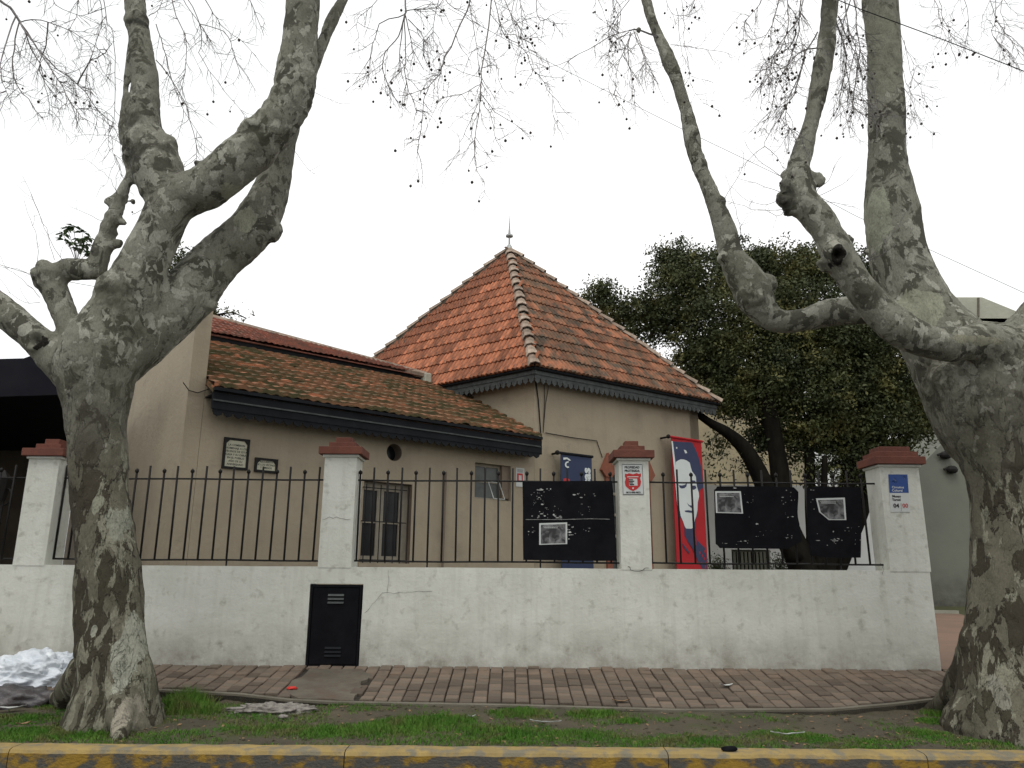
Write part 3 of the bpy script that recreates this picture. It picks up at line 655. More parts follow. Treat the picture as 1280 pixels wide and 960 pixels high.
# wing roof sheets
SL = .5; DU = 3.25; TH = .05
zl = lambda d: HW + SL * d
roofw = MB()
roofw.prism([H(.02, 0, zl(0) - .02), H(.02, DU + .3, zl(DU + .3) - .02), H(.02, DU + .3, zl(DU + .3) - .1), H(.02, 0, zl(0) - .1)], sv * 6.30)
wroof = roofw.build('wing_roof', 'tile_moss', house)
def course_sheet(fa, fb, rows, width, pitch, amp, m, name, parent, left=None, right=None, thick=.022):
    """real overlapping courses of small ribbed tiles between two lines fa (low) and fb (high); one joined mesh"""
    mb = MB(); n = max(2, int(width / pitch)) ; sub = 4
    for r in range(rows):
        t0 = r / rows; t1 = (r + 1.12) / rows
        jit = [random.gauss(0, .011) for _ in range(n + 1)]
        vs = []; cols = n * sub + 1
        for c in range(cols):
            u = c / (cols - 1); k = min(n - 1, c // sub); ph = (c % sub) / sub
            hgt = amp * (.5 - .5 * cos(2 * pi * ph)) + abs(jit[k]) * .8
            a = fa(u); b = fb(u); up = Z
            p0 = a.lerp(b, t0) + up * (thick + hgt) ; p1 = a.lerp(b, min(1, t1)) + up * (hgt * .6)
            dn = (a - b).normalized() * jit[k]
            vs += [p0 + dn, p1, p0 + dn - up * (thick + .006)]
        fs = []
        for c in range(cols - 1): fs += [(3 * c, 3 * c + 3, 3 * c + 4, 3 * c + 1), (3 * c + 2, 3 * c + 5, 3 * c + 3, 3 * c)]
        mb.add(vs, fs)
    o = mb.build(name, m, parent); return tag(o, kind='stuff')
course_sheet(lambda u: H(.02 + 6.3 * u, -.03, HW - .02), lambda u: H(.02 + 6.3 * u, DU, zl(DU) - .02), 12, 6.3, .17, .022, 'tile_moss', 'tiles', wroof, thick=.060)
# clerestory step and upper strip of roof up to the ridge
band = MB(); band.box(H(.02, DU, zl(DU) - .05), sv, dv, Z, 6.0, .05, .16).build('step_board', 'navy', house)
ZU = zl(DU) + .17
nU = (dv * SL - Z).normalized()
RL = PP(270, 398, H(0, DU, ZU), nU); RR = PP(531, 468, H(0, DU, ZU), nU)
UL = H(.02, DU - .03, ZU - .015); UR = H(5.75, DU - .03, ZU - .015)
def ext(a, b, t): return a + (b - a) * t
RLx = ext(RR, RL, 1.12)
ru = MB(); ru.prism([UL - Z * .05, UR - Z * .05, RR - Z * .05, RLx - Z * .05], -Z * .02)
uroof = ru.build('upper_roof', 'tile_up', house)
course_sheet(lambda u: UL.lerp(UR, u), lambda u: RLx.lerp(RR, u), 6, 5.8, .118, .022, 'tile_up', 'tiles', uroof, thick=.036)
back = MB().quad(RLx - Z * .05, RR - Z * .05, RR + dv * 4 - Z * 2.2, RLx + dv * 4 - Z * 2.2).build('back_slope', 'tile_up', house)
nc = 11
for i in range(nc):
    a = RLx.lerp(RR, i / nc); b = RLx.lerp(RR, (i + 1.08) / nc)
    MB().tube([a - Z * .03, b - Z * .01], [.095, .075], 7).build('ridge_cap', 'ridge', uroof)
MB().box(RR - Z * .22 - sv * .05 - dv * .1, sv, dv, Z, .18, .2, .24).build('flue_block', 'concrete_l', house, bevel=.02)
# wing fascia, moulding and valance
MB().box(H(.03, .0, HW - .34), sv, dv, Z, 6.28, .045, .30).build('fascia', 'navy', house)
MB().box(H(.03, -.045, HW - .075), sv, dv, Z, 6.3, .043, .05).build('gutter', 'navy', house)
MB().box(H(.035, -.02, HW - .225), sv, dv, Z, 6.27, .02, .022).build('moulding', 'grey_trim', house)
MB().box(H(.03, .046, HW - .13), sv, dv, Z, 6.28, .302, .02).build('soffit', 'navy', house)
def valance(fp, s0, s1, zt, hh, m, parent, pitch=.13, name='valance', dpt=.02):
    mb = MB(); n = int((s1 - s0) / pitch); pitch = (s1 - s0) / n
    for i in range(n):
        a = s0 + i * pitch; c = a + pitch / 2
        pf = [(a, zt), (a, zt - hh * .35), (a + pitch * .12, zt - hh * .55), (a + pitch * .10, zt - hh * .72), (a + pitch * .25, zt - hh * .80), (c, zt - hh), (a + pitch * .75, zt - hh * .80), (a + pitch * .9, zt - hh * .72), (a + pitch * .88, zt - hh * .55), (a + pitch, zt - hh * .35), (a + pitch, zt)]
        q = [fp(x_, 0, z_) for x_, z_ in pf]; mb.prism(q, (fp(0, 1, 0) - fp(0, 0, 0)) * dpt)
    return mb.build(name, m, parent)
valance(lambda s, d, z: H(s, d + .012, z), .05, 6.30, HW - .338, .105, 'navy', house, .15)
MB().box(H(6.315, .0, HW - .36), sv, dv, Z, .03, .36, .34).build('barge_end', 'navy', house)
# ---- tower
ins = .32
def T(s, d, z): return Vector((C0.x, C0.y, 0)) + rv * s + lv * d + Z * z     # along right face, along left face
LR, LL = (C2 - C0).length, (C1 - C0).length
W0 = T(ins, ins, 0); nr = (lv - rv * lv.dot(rv)).normalized(); nl = (rv - lv * lv.dot(rv)).normalized()   # inward normals of right / left face
Tr = lambda s, d, z: Vector((W0.x, W0.y, 0)) + rv * s + nr * d + Z * z
Tl = lambda s, d, z: Vector((W0.x, W0.y, 0)) + lv * s + nl * d + Z * z
SHUT = (2.02, 3.05, 1.5, 3.74)
twr = holed_wall(Tr, 0, LR - 2 * ins, GZ, HT + .05, .3, [SHUT], 'tower_wall', 'stucco', house)
holed_wall(Tl, 0, LL - 2 * ins, GZ, HT + .05, .3, [], 'tower_wall', 'stucco', house)
we = Tr(LR - 2 * ins, 0, 0); MB().prism([we + Z * GZ, we + lv * 5.5 + Z * GZ, we + lv * 5.5 + Z * (HT + .05), we + Z * (HT + .05)], -rv * .3).build('tower_wall', 'stucco', house)
MB().box(Tr(1.9, .5, 1.3), rv, nr, Z, 1.3, .05, 2.6).build('room_shade_panel', 'hole', house)  # panel coloured near black for the shade behind the tower window
def cornice(P, Q, inn):
    d = (Q - P).normalized(); L_ = (Q - P).length; o = Vector((P.x, P.y, 0))
    MB().box(o + d * .003 + Z * (HT - .155) + inn * .04, d, inn, Z, L_ - .01, .05, .125).build('fascia', 'grey_trim', house)
    MB().tube([o + Z * (HT - .04) + inn * .015, o + d * L_ + Z * (HT - .04) + inn * .015], .035, 8).build('gutter', 'navy', house)
    MB().box(o + d * .3 + Z * (HT - .05) + inn * .09, d, inn, Z, L_ - .6, .25, .02).build('soffit', 'navy', house)
    valance(lambda s, dd, z: o + d * s + inn * (dd + .055) + Z * z, .05, L_ - .03, HT - .152, .19, 'grey_trim', house, .145)
cornice(C0, C2, nr); cornice(C0, C1, nl)
# roof planes
def flat(P): return Vector((P.x, P.y, HT))
rf = MB(); e0, e1, e2, e3 = flat(C0), flat(C1), flat(C2), flat(C3)
rf.add([e0, e2, e3, e1, APEX - Z * .06], [(0, 1, 4), (1, 2, 4), (2, 3, 4), (3, 0, 4), (0, 3, 2, 1)])
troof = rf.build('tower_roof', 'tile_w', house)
tw_, tl_ = .235, .0
def tile_mesh(L_, name, m):
    mb = MB(); prof = []; n = 8
    for i in range(n + 1):
        u = i / n; hgt = .040 * abs(sin(2 * pi * u)) ** .9 + (.006 if i in (0, n) else 0); prof.append(((u - .5) * (tw_ - .006), hgt))
    vs = []
    for (xx, hh) in prof: vs += [(xx, -.03, hh + .038), (xx, L_ + .03, hh + .004), (xx, -.03, hh * .6 + .0)]
    fs = []
    for c in range(n): fs += [(3 * c, 3 * c + 3, 3 * c + 4, 3 * c + 1), (3 * c + 2, 3 * c + 5, 3 * c + 3, 3 * c)]
    mb.add(vs, fs); o = mb.build(name, m); me = o.data; bpy.data.objects.remove(o); return me
tiles = []
def face_tiles(P, Q, rows, m):
    d = (Q - P).normalized(); W_ = (Q - P).length; up = APEX - P; up = up - d * up.dot(d); Ls = up.length; up.normalize(); nn = d.cross(up).normalized()
    if nn.z < 0: nn = -nn
    ax = (APEX - P).dot(d); rl = Ls / rows; me = tile_mesh(rl, 'tile', m)
    for r in range(rows):
        v0 = r * rl; vm = v0 + rl * .5; x0 = ax * vm / Ls; x1 = W_ - (W_ - ax) * vm / Ls
        k = int(floor(x0 / tw_)) ; 
        while k * tw_ < x1:
            xc = k * tw_ + tw_ / 2 
            if x0 - .02 < xc < x1 + .02:
                R = Matrix(((d.x, up.x, nn.x), (d.y, up.y, nn.y), (d.z, up.z, nn.z))).to_4x4()
                pos = P + d * (xc + random.gauss(0, .004)) + up * (v0 + random.gauss(0, .006)) + nn * (.0 + random.uniform(0, .010))
                tiles.append((pos, Matrix.Translation(pos) @ R @ Matrix.Rotation(random.gauss(0, .012), 4, 'Z') @ Matrix.Rotation(random.gauss(0, .012), 4, 'Y'), me))
            k += 1
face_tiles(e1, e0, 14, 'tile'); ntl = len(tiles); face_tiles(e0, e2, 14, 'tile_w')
order = sorted(range(len(tiles)), key=lambda i: (tiles[i][0] - O).length)
sel = set(order[:300])
for i in sel:
    o = link('tile', tiles[i][2], troof); o.matrix_local = tiles[i][1]
for (lo_, hi_, m) in ((0, ntl, 'tile'), (ntl, len(tiles), 'tile_w')):
    mb = MB()
    for i in range(lo_, hi_):
        if i in sel: continue
        mt = tiles[i][1]; me = tiles[i][2]; mb.add([mt @ v.co for v in me.vertices], [tuple(p.vertices) for p in me.polygons])
    if mb.v: tag(mb.build('tiles', m, troof), kind='stuff')
def cap_mesh():
    mb = MB(); vs = []; n = 4
    for (y, r) in ((-.05, .145), (.37, .095)):
        for i in range(n + 1):
            t = pi * i / n; vs.append((cos(t) * r, y, sin(t) * r * .85 - .02)); 
        for i in range(n + 1):
            t = pi * i / n; vs.append((cos(t) * (r - .02), y, sin(t) * (r - .02) * .85 - .025))
    k = n + 1; fs = [(i, i + 1, 2 * k + i + 1, 2 * k + i) for i in range(n)] + [(i, k + i, k + i + 1, i + 1) for i in range(n)] + [(2 * k + i, 2 * k + i + 1, 3 * k + i + 1, 3 * k + i) for i in range(n)]
    o = mb.add(vs, fs).build('ridge_cap', 'ridge'); me = o.data; bpy.data.objects.remove(o)
    return me
cm = cap_mesh()
for P in (e0, e1, e2, e3):
    L_ = (APEX - P).length; n = int(L_ / .36); d = (APEX - P).normalized(); side = d.cross(Z).normalized(); nn = side.cross(d).normalized()
    if nn.z < 0: nn = -nn; side = -side
    MB().tube([P + d * .1 - nn * .02, APEX - d * .1 - nn * .02], .10, 8).build('hip_bedding', 'concrete', troof)
    for i in range(n):
        pos = P + d * (i * L_ / n) + nn * .035
        o = link('ridge_cap', cm, troof); o.matrix_local = Matrix.Translation(pos) @ Matrix(((side.x, d.x, nn.x), (side.y, d.y, nn.y), (side.z, d.z, nn.z))).to_4x4() @ Matrix.Rotation(random.gauss(0, .04), 4, 'Z') @ Matrix.Rotation(-.06 + random.gauss(0, .025), 4, 'X')
# finial
fz = APEX.z; fin = MB(); fin.tube([APEX - Z * .05, APEX + Z * .12, APEX + Z * .15, APEX + Z * .34], [.12, .055, .026, .022], 10)
fin.tube([APEX + Z * .34, APEX + Z * .37, APEX + Z * .41, APEX + Z * .44], [.025, .10, .10, .03], 8); fin.tube([APEX + Z * .43, APEX + Z * .6, APEX + Z * .98], [.036, .022, .004], 8)
fin.build('finial', 'zinc', house)
# ---- barred window on the wing
fw = MB()
def fbar(mb, fp, s0, s1, z0, z1, d0, d1): mb.box(fp(s0, d0, z0), (fp(1, 0, 0) - fp(0, 0, 0)).normalized(), (fp(0, 1, 0) - fp(0, 0, 0)).normalized(), Z, s1 - s0, d1 - d0, z1 - z0)
s0, s1, z0, z1 = W1
wn = MB(); fbar(wn, Fp, s0, s0 + .05, z0, z1, .14, .2); fbar(wn, Fp, s1 - .17, s1, z0, z1, .14, .2); fbar(wn, Fp, s0 + .05, s1 - .17, z1 - .14, z1, .14, .2); fbar(wn, Fp, s0 + .05, s1 - .17, z0, z0 + .12, .14, .2)
sm = (s0 + s1 - .12) / 2; fbar(wn, Fp, sm - .07, sm + .06, z0 + .12, z1 - .14, .145, .195)
win = wn.build('window', 'wood', house)
for a, b in ((s0 + .05, sm - .07), (sm + .06, s1 - .17)):
    g = MB(); fbar(g, Fp, a, b, z0 + .12, z1 - .14, .17, .18); g.build('pane', 'glass', win)
    g = MB(); fbar(g, Fp, a, b, (z0 + z1) / 2 - .015, (z0 + z1) / 2 + .015, .155, .169); g.build('glazing_bar', 'wood', win)
gr = MB(); wb = (s1 - s0)
for i in range(7): 
    s_ = s0 + .06 + i * (wb - .12) / 6 - .03; gr.tube([Fp(s_, -.04, z0 - .02), Fp(s_, -.04, z1 - .06)], .009, 5)
for z_ in (z0 + .05, (z0 + z1) / 2 + .0, z1 - .12): gr.tube([Fp(s0 - .03, -.03, z_), Fp(s1 - .12, -.03, z_)], .009, 5)
gr.build('window_grille', 'black', win)
sl_ = MB(); fbar(sl_, Fp, s0 - .04, s1 + .02, z0 - .06, z0 + .002, -.05, .14); sl_.build('window_sill', 'stucco', win)
rv1 = MB(); fbar(rv1, Fp, s0 + .001, s0 + .006, z0, z1, .002, .139); fbar(rv1, Fp, s1 - .006, s1 - .001, z0, z1, .002, .139); fbar(rv1, Fp, s0 + .006, s1 - .006, z1 - .006, z1 - .001, .002, .139); rv1.build('reveal', 'reveal', win)
# round opening
rd = MB(); n = 24
for q in range(n):
    a, b = 2 * pi * q / n, 2 * pi * (q + 1) / n; r = RC[2] - .002
    rd.quad(Fp(RC[0] + cos(a) * r, .003, RC[1] + sin(a) * r), Fp(RC[0] + cos(b) * r, .003, RC[1] + sin(b) * r), Fp(RC[0] + cos(b) * r, .28, RC[1] + sin(b) * r), Fp(RC[0] + cos(a) * r, .28, RC[1] + sin(a) * r))
ro = rd.build('round_window', 'reveal', house)
MB().prism([Fp(RC[0] + cos(2 * pi * q / n) * .15, .22, RC[1] + sin(2 * pi * q / n) * .15) for q in range(n)], dv * .01).build('pane', 'glass', ro)
# small tilting window
s0, s1, z0, z1 = W2
wn = MB(); fbar(wn, Fp, s0, s0 + .04, z0, z1, .12, .17); fbar(wn, Fp, s1 - .22, s1 - .18, z0, z1, .12, .17); fbar(wn, Fp, s0 + .04, s1 - .22, z1 - .05, z1, .12, .17); fbar(wn, Fp, s0, s1, z0, z0 + .04, .11, .175)
fbar(wn, Fp, (s0 + s1 - .18) / 2 - .012, (s0 + s1 - .18) / 2 + .012, z0 + .04, z1 - .05, .13, .16); fbar(wn, Fp, s0 + .04, s1 - .22, (z0 + z1) / 2 - .012, (z0 + z1) / 2 + .012, .13, .16)
win2 = wn.build('window', 'wood', house); g = MB(); fbar(g, Fp, s0 + .03, s1 - .2, z0 + .03, z1 - .04, .142, .15); g.build('pane', 'glass_l', win2)
fl_ = MB(); fbar(fl_, Fp, s1 - .18, s1 - .002, z0 + .05, z1 - .002, .05, .29); fl_.build('reveal', 'reveal', win2)
ca = MB(); pq = [Fp(s0 + .36, .06, z0 + .34), Fp(s1 - .24, .06, z0 + .34), Fp(s1 - .20, -.06, z0 + .02), Fp(s0 + .40, -.06, z0 + .02)]
for a, b in zip(pq, pq[1:] + pq[:1]): ca.tube([a, b], .008, 4)
fo = ca.build('sash', 'signw', win2)
# drain pipe
MB().tube([Fp(4.30, -.05, .5), Fp(4.30, -.05, 1.9), Fp(4.32, -.05, 3.35)], .022, 6).build('drain_pipe', 'reveal', house)
# shuttered window with pointed terracotta surround on the tower
s0, s1, z0, z1 = SHUT
sw = MB(); fbar(sw, Tr, s0 - .15, s0 - .002, z0 - .3, z1 + .0, -.05, .01); fbar(sw, Tr, s1 + .002, s1 + .15, z0 - .3, z1 + .0, -.05, .01); fbar(sw, Tr, s0 - .15, s1 + .15, z1 + .001, z1 + .17, -.055, .01)
sur = sw.build('window', 'trim', house)
for sc in (s0 - .075, s1 + .075):
    MB().prism([Tr(sc + a, -.08, z_) for a, z_ in ((-.21, z1 + .02), (0, z1 + .40), (.21, z1 + .02), (.09, z1 - .12), (-.09, z1 - .12))], nr * .075).build('pointed_capital', 'trim', sur)
g = MB(); fbar(g, Tr, s0, s1, z0, z1, .16, .18); g.build('pane', 'glass_l', sur)
g = MB()
for i in range(4): a = s0 + i * (s1 - s0) / 3; fbar(g, Tr, max(s0, a - .03), min(s1, a + .03), z0, z1, .10, .158)
for k in range(6): z_ = z0 + k * (z1 - z0) / 5; fbar(g, Tr, s0, s1, max(z0, z_ - .03), min(z1, z_ + .03), .105, .152)
g.build('glazing_bars', 'wood', sur)
# cables on the stucco
def cable(name, pts, r, parent, m='black'): return MB().tube(pts, r, 5).build(name, m, parent)
def onR(u, v, d=-.02): return PP(u, v, Tr(0, d, 0), nr)
def onF(u, v, d=-.02): return PP(u, v, Fp(0, d, 0), dv)
cable('cable', [onR(669, 470), onR(673, 500), onR(676, 541)], .014, house)
cable('cable', [onR(680, 474), onR(681, 500), onR(679, 541)], .007, house)
cable('cable', [onR(687, 476), onR(682, 505), onR(679, 541)], .006, house)
cable('cable', [onR(682, 541), onR(715, 547), onR(746, 551), onR(753, 572)], .009, house)
cable('cable', [onF(229, 478), onF(236, 488), onF(247, 491), onF(262, 486)], .007, house)

# plaques
def plaque(u0, v0, u1, v1, label, lines, rows):
    a = onF(u0, v0, -.03); b = onF(u1, v1, -.03); s0 = (a - A).dot(sv); s1 = (b - A).dot(sv); z1, z0 = a.z, b.z
    t = empty('wall_plaque', label, 'plaque', 'black framed marble plaques on the wing wall')
    g = MB(); fbar(g, Fp, s0 + .02, s1 - .02, z0 + .02, z1 - .02, -.02, .002); pl = g.build('marble', 'plaque', t)
    g = MB(); fbar(g, Fp, s0, s0 + .035, z0, z1, -.035, .002); fbar(g, Fp, s1 - .035, s1, z0, z1, -.035, .002); fbar(g, Fp, s0 + .0352, s1 - .0352, z1 - .035, z1, -.035, .002); fbar(g, Fp, s0 + .0352, s1 - .0352, z0, z0 + .035, -.035, .002)
    for (sa, sg) in ((s0 + .034, 1), (s1 - .034, -1)): g.prism([Fp(sa, -.034, z1 - .034), Fp(sa + sg * .05, -.034, z1 - .034), Fp(sa, -.034, z1 - .09)], dv * .01)
    g.build('frame', 'black', t)
    for i, s_ in enumerate(lines):
        text_obj('lettering', s_, .042, Fp((s0 + s1) / 2, -.0215, z0 + .07 + (len(lines) - 1 - i) * rows), sv, Z, 'ink', t, bold=.0008, sx=.95, extr=.0006)
plaque(281, 546, 309.5, 588, 'taller black framed plaque with seven lines of lettering', ['LA COMISION', 'HOMENAJE A LOS', 'VECINOS DE ESTA', 'CASA Y SU OBRA', 'EN EL PUEBLO', 'AÑO DE SU', 'ANIVERSARIO'], .048)
plaque(319.5, 571.5, 346.5, 592, 'smaller wide black framed plaque with three lines of lettering', ['RECUERDO', 'DE LOS VECINOS', 'Y AMIGOS'], .045)
# small alarm sign on the wall beside the little window
t = empty('alarm_sign', 'small white sign with a red panel beside the little tilted window', 'sign')
pl = [onF(645, 584.5, -.012), onF(655.5, 585.5, -.012), onF(655.5, 609, -.012), onF(645, 608, -.012)]; MB().prism(pl, dv * .01).build('plate', 'signw', t)
MB().prism([onF(646.3, 591.5, -.013), onF(653.5, 592, -.013), onF(653.5, 602.5, -.013), onF(646.3, 602, -.013)], -dv * .002).build('red_panel', 'sred', t)
MB().prism([onF(648.5, 594, -.016), onF(652, 594.4, -.016), onF(652, 600.5, -.016), onF(648.5, 600.2, -.016)], -dv * .001).build('figure', 'signw', t)
g = MB(); 
for k in range(3): g.prism([onF(646.5, 586.8 + k * 1.4, -.013), onF(654, 587.3 + k * 1.4, -.013), onF(654, 587.8 + k * 1.4, -.013), onF(646.5, 587.3 + k * 1.4, -.013)], -dv * .001)
g.build('print_lines', 'ink', t)

# ---- banners hung from rods in front of the tower
def onB(u, v, off): return PP(u, v, Tr(0, -off, 0), nr)
def banner(label, off, u0, u1, v0, v1, zb, clothm, rodm, u0b=None):
    t = empty('wall_banner', label, 'banner')
    a = onB(u0, v0, off); b = onB(u1, v1, off); a.z = b.z = (a.z + b.z) / 2
    n = 14; k = 18; mb = MB(); vs = []
    for j in range(k + 1):
        for i in range(n + 1):
            p = a.lerp(b, i / n); p.z = a.z + (zb - a.z) * j / k; vs.append(p + nr * (.004 * sin(i * .7 + j * .2)))
    fs = [(j * (n + 1) + i, j * (n + 1) + i + 1, (j + 1) * (n + 1) + i + 1, (j + 1) * (n + 1) + i) for j in range(k) for i in range(n)]
    mb.add(vs, fs); mb.add([v + nr * .012 for v in vs], [f[::-1] for f in fs]); cl = mb.build('cloth', clothm, t, smooth=True)
    MB().tube([a - rv * .06 + Z * .02, b + rv * .03 + Z * .02], .03, 8).build('rod', rodm, t)
    MB().tube([a - rv * .05 + Z * .02, a - rv * .05 + Z * .02 + nr * off], .022, 6).build('bracket', 'black', t); MB().ball(a - rv * .09 + Z * .02, .05, 8, 6).build('bracket_end', 'black', t)
    return t, cl, a, b
# red banner with a plain stencilled face
OFF = .28
tb, cl, a, b = banner('tall red and navy banner with a stencilled white face, at the tower corner', OFF, 839, 876.5, 547, 553, 1.0, 'red', 'red')
def bp(cx, cy, lay): return onB(820 + cx / 5.333, 540 + cy / 5.333, OFF + .006 + .002 * lay)
def bpoly(name, pts, m, lay, par=cl): return MB().prism([bp(x_, y_, lay) for x_, y_ in pts], -nr * .0012).build(name, m, par)
bpoly('hair', [(108, 62), (240, 70), (262, 110), (285, 170), (303, 240), (312, 330), (318, 370), (300, 380), (285, 400), (282, 470), (272, 560), (262, 600), (265, 650), (275, 720), (300, 748), (325, 770), (333, 800), (338, 850), (341, 912), (310, 912), (280, 860), (268, 830), (240, 770), (215, 735), (200, 705), (190, 690), (190, 640), (182, 590), (165, 575), (150, 540), (135, 400), (125, 250)], 'bnavy', 1)
bpoly('white_edge', [(102, 60), (112, 62), (135, 250), (150, 420), (158, 570), (152, 575), (140, 470), (122, 260)], 'bwhite', 2)
bpoly('face', [(132, 200), (150, 188), (165, 182), (185, 183), (205, 190), (225, 205), (232, 235), (240, 262), (258, 285), (266, 300), (268, 330), (272, 360), (285, 405), (287, 430), (278, 470), (276, 520), (268, 560), (258, 590), (252, 635), (235, 645), (200, 643), (190, 625), (182, 600), (165, 560), (158, 520), (150, 420), (138, 290), (133, 240)], 'bwhite', 2)
bpoly('hair_light', [(185, 118), (200, 122), (208, 140), (195, 143)], 'bwhite', 2)
bpoly('hair_light', [(134, 100), (142, 100), (141, 112), (134, 110)], 'bwhite', 2)
bpoly('eye', [(152, 354), (172, 357), (192, 352), (206, 338), (203, 362), (190, 374), (172, 377), (158, 370)], 'bnavy', 3)
bpoly('eye', [(230, 358), (262, 356), (270, 374), (252, 386), (234, 380)], 'bnavy', 3)
bpoly('brow', [(228, 320), (262, 325), (266, 342), (240, 340), (232, 345)], 'bnavy', 3)
bpoly('nose', [(205, 470), (212, 478), (222, 488), (238, 490), (246, 500), (238, 507), (228, 500), (216, 490)], 'bnavy', 3)
bpoly('mouth', [(190, 524), (215, 521), (252, 528), (250, 540), (222, 537), (196, 533)], 'bnavy', 3)
bpoly('red_fold', [(262, 640), (270, 690), (268, 760), (252, 720)], 'red', 3)
bpoly('collar_line', [(178, 740), (200, 770), (226, 805), (222, 810), (196, 785), (176, 752)], 'bnavy', 3)
for (x_, y_) in ((288, 800), (305, 820), (322, 790), (318, 840), (300, 870), (330, 870), (326, 895)):
    bpoly('red_fleck', [(x_, y_), (x_ + 6, y_ - 6), (x_ + 9, y_ + 10), (x_ + 2, y_ + 16)], 'red', 3)
# blue banner
OFF = .22
tb, cl, a, b = banner('dark blue banner with white lettering, hanging behind the widest notice board', OFF, 701, 739.5, 567, 572.5, 1.0, 'bblue', 'navy')
def cp(u, v, l=0): return onB(690 + u / 16, 555 + v / 16, OFF + .007 + l * .002)
def arc(c0, c1, r0, r1, a0, a1, w_, n=8):
    o = []; 
    for i in range(n + 1): t = radians(a0 + (a1 - a0) * i / n); o.append((c0 + cos(t) * r0, c1 + sin(t) * r1))
    for i in range(n, -1, -1): t = radians(a0 + (a1 - a0) * i / n); o.append((c0 + cos(t) * (r0 - w_), c1 + sin(t) * (r1 - w_)))
    return o
MB().prism([cp(x_, y_) for x_, y_ in ((225, 272), (300, 268), (350, 300), (375, 330), (345, 335), (300, 302), (228, 318))], -nr * .001).build('logo_arc', 'bwhite', cl)
MB().prism([cp(x_, y_) for x_, y_ in arc(318, 412, 62, 68, 285, 65, 30)], -nr * .001).build('logo_curve', 'bwhite', cl)
MB().prism([cp(x_, y_) for x_, y_ in ((228, 690), (290, 680), (355, 705), (355, 760), (228, 760))], -nr * .001).build('logo_patch', 'sred', cl)
pz = cp(694, 395); text_obj('lettering', 'posas', .30, pz - Z * .42, Z, -rv, 'bwhite', cl, bold=.012, sx=1.0, align='CENTER', extr=.001)

# ================================================================== DARK SHED at the left
sh = empty('carport', 'dark navy roofed shed in deep shade at the left edge', 'shed')
YF = 10.9
a = PY(-260, 450, YF); z1 = PY(30, 441, YF).z
xr = H(-.24, 0, 0).x - .05
shp = PY(132, 480, YF); shq = H(-.25, 7.5, 0)
MB().add([(-13, YF, z1 - .22), (shp.x, shp.y - .0, z1 - .22), (shq.x, shq.y, z1 - .95), (-13, shq.y, z1 - .95), (-13, YF, z1 - .12), (shp.x, shp.y, z1 - .12), (shq.x, shq.y, z1 - .85), (-13, shq.y, z1 - .85)],
         [(0, 1, 2, 3), (4, 7, 6, 5), (0, 4, 5, 1), (1, 5, 6, 2), (2, 6, 7, 3), (3, 7, 4, 0)]).build('roof_sheet', 'shed', sh)
MB().prism([Vector((-13, YF - .06, z1 - .9)), Vector((shp.x, YF - .06, z1 - .62)), Vector((shp.x, YF - .06, z1)), Vector((-6.9, YF - .06, z1)), Vector((-7.15, YF - .06, z1 - .1)), Vector((-13, YF - .06, z1 - .3))], Vector((0, .05, 0))).build('fascia', 'shed', sh)
MB().wbox(-13, shq.x, 15.2, 15.4, .2, 4.2).build('back_wall', 'shedwall', sh)
MB().wbox(-13.2, -13, YF, 15.4, .2, 4.5).build('side_wall', 'shedwall', sh)
wr = MB().wbox(-8.0, -7.1, 15.12, 15.22, 1.4, 2.7).build('window', 'glass_l', sh)
MB().wbox(-8.06, -7.04, 15.05, 15.12, 1.34, 1.40).build('window_sill', 'wood', wr)
ln = empty('wall_lantern', 'black scrolled iron lantern on a post in the shed mouth', 'lamp')
c = PY(6, 610, 10.7); MB().tube([c - Z * .95, c], .02, 6).build('post', 'black', ln)
lm = MB(); lm.tube([c + Vector((-.05, 0, -.18)), c + Vector((-.05, 0, .12)), c + Vector((-.05, 0, .25))], [.07, .13, .02], 6); lm.build('lamp_body', 'black', ln)
lm = MB(); 
for k in range(12): pass
lm.tube([c + Vector((.02 + .09 * cos(t), 0, -.12 + .12 * sin(t))) for t in np.arange(-2, 3.2, .5)], .014, 5).build('scroll', 'black', ln)

# ================================================================== BACKGROUND BUILDINGS (right)
bw = empty('garden_outbuilding', 'low white outbuilding behind the notice boards with a slatted dark gate', 'building')
YB = 23.0
p0 = PY(878, 640, YB); p1 = PY(1100, 640, YB)
gx0, gx1 = PY(915, 700, YB).x, PY(963, 700, YB).x; zt = PY(900, 606, YB).z
MB().wbox(p0.x, gx0, YB, YB + 3, .3, zt).build('wall', 'bgwhite', bw); MB().wbox(gx1, p1.x, YB, YB + 3, .3, zt).build('wall', 'bgwhite', bw); MB().wbox(gx0, gx1, YB, YB + 3, 2.35, zt).build('wall', 'bgwhite', bw)
MB().wbox(gx0 + .05, gx1 - .05, YB + .3, YB + .35, .5, 2.3).build('gate_back', 'hole', bw)
for i in range(9):
    x_ = gx0 + .06 + i * (gx1 - gx0 - .12) / 9; MB().wbox(x_, x_ + .07, YB + .05, YB + .09, .5, 2.3).build('slat', 'grey', bw)
cb = empty('cream_building', 'stained cream building seen between the tower and the dark tree', 'building')
p0 = PY(870, 600, 27); p1 = PY(1010, 600, 27); q = MB().wbox(p0.x, p1.x, 27, 33, .3, PY(900, 470, 27).z).build('wall', 'cream', cb)
MB().wbox(p0.x - .2, p1.x + .2, 26.8, 33, PY(900, 470, 27).z, PY(900, 462, 27).z).build('coping', 'concrete_l', cb)
gh = empty('grey_house', 'plain grey gabled wall behind the rightmost pillar and plane tree', 'building')
YG = 24.0
P = [PY(u, v, YG) for u, v in ((1110, 640), (1140, 593), (1155, 578), (1182, 550), (1215, 515), (1290, 590), (1420, 700))]
P = [Vector((P[0].x, YG, .3))] + [Vector((p.x, YG, p.z)) for p in P[:]] + [Vector((P[-1].x, YG, .3))]
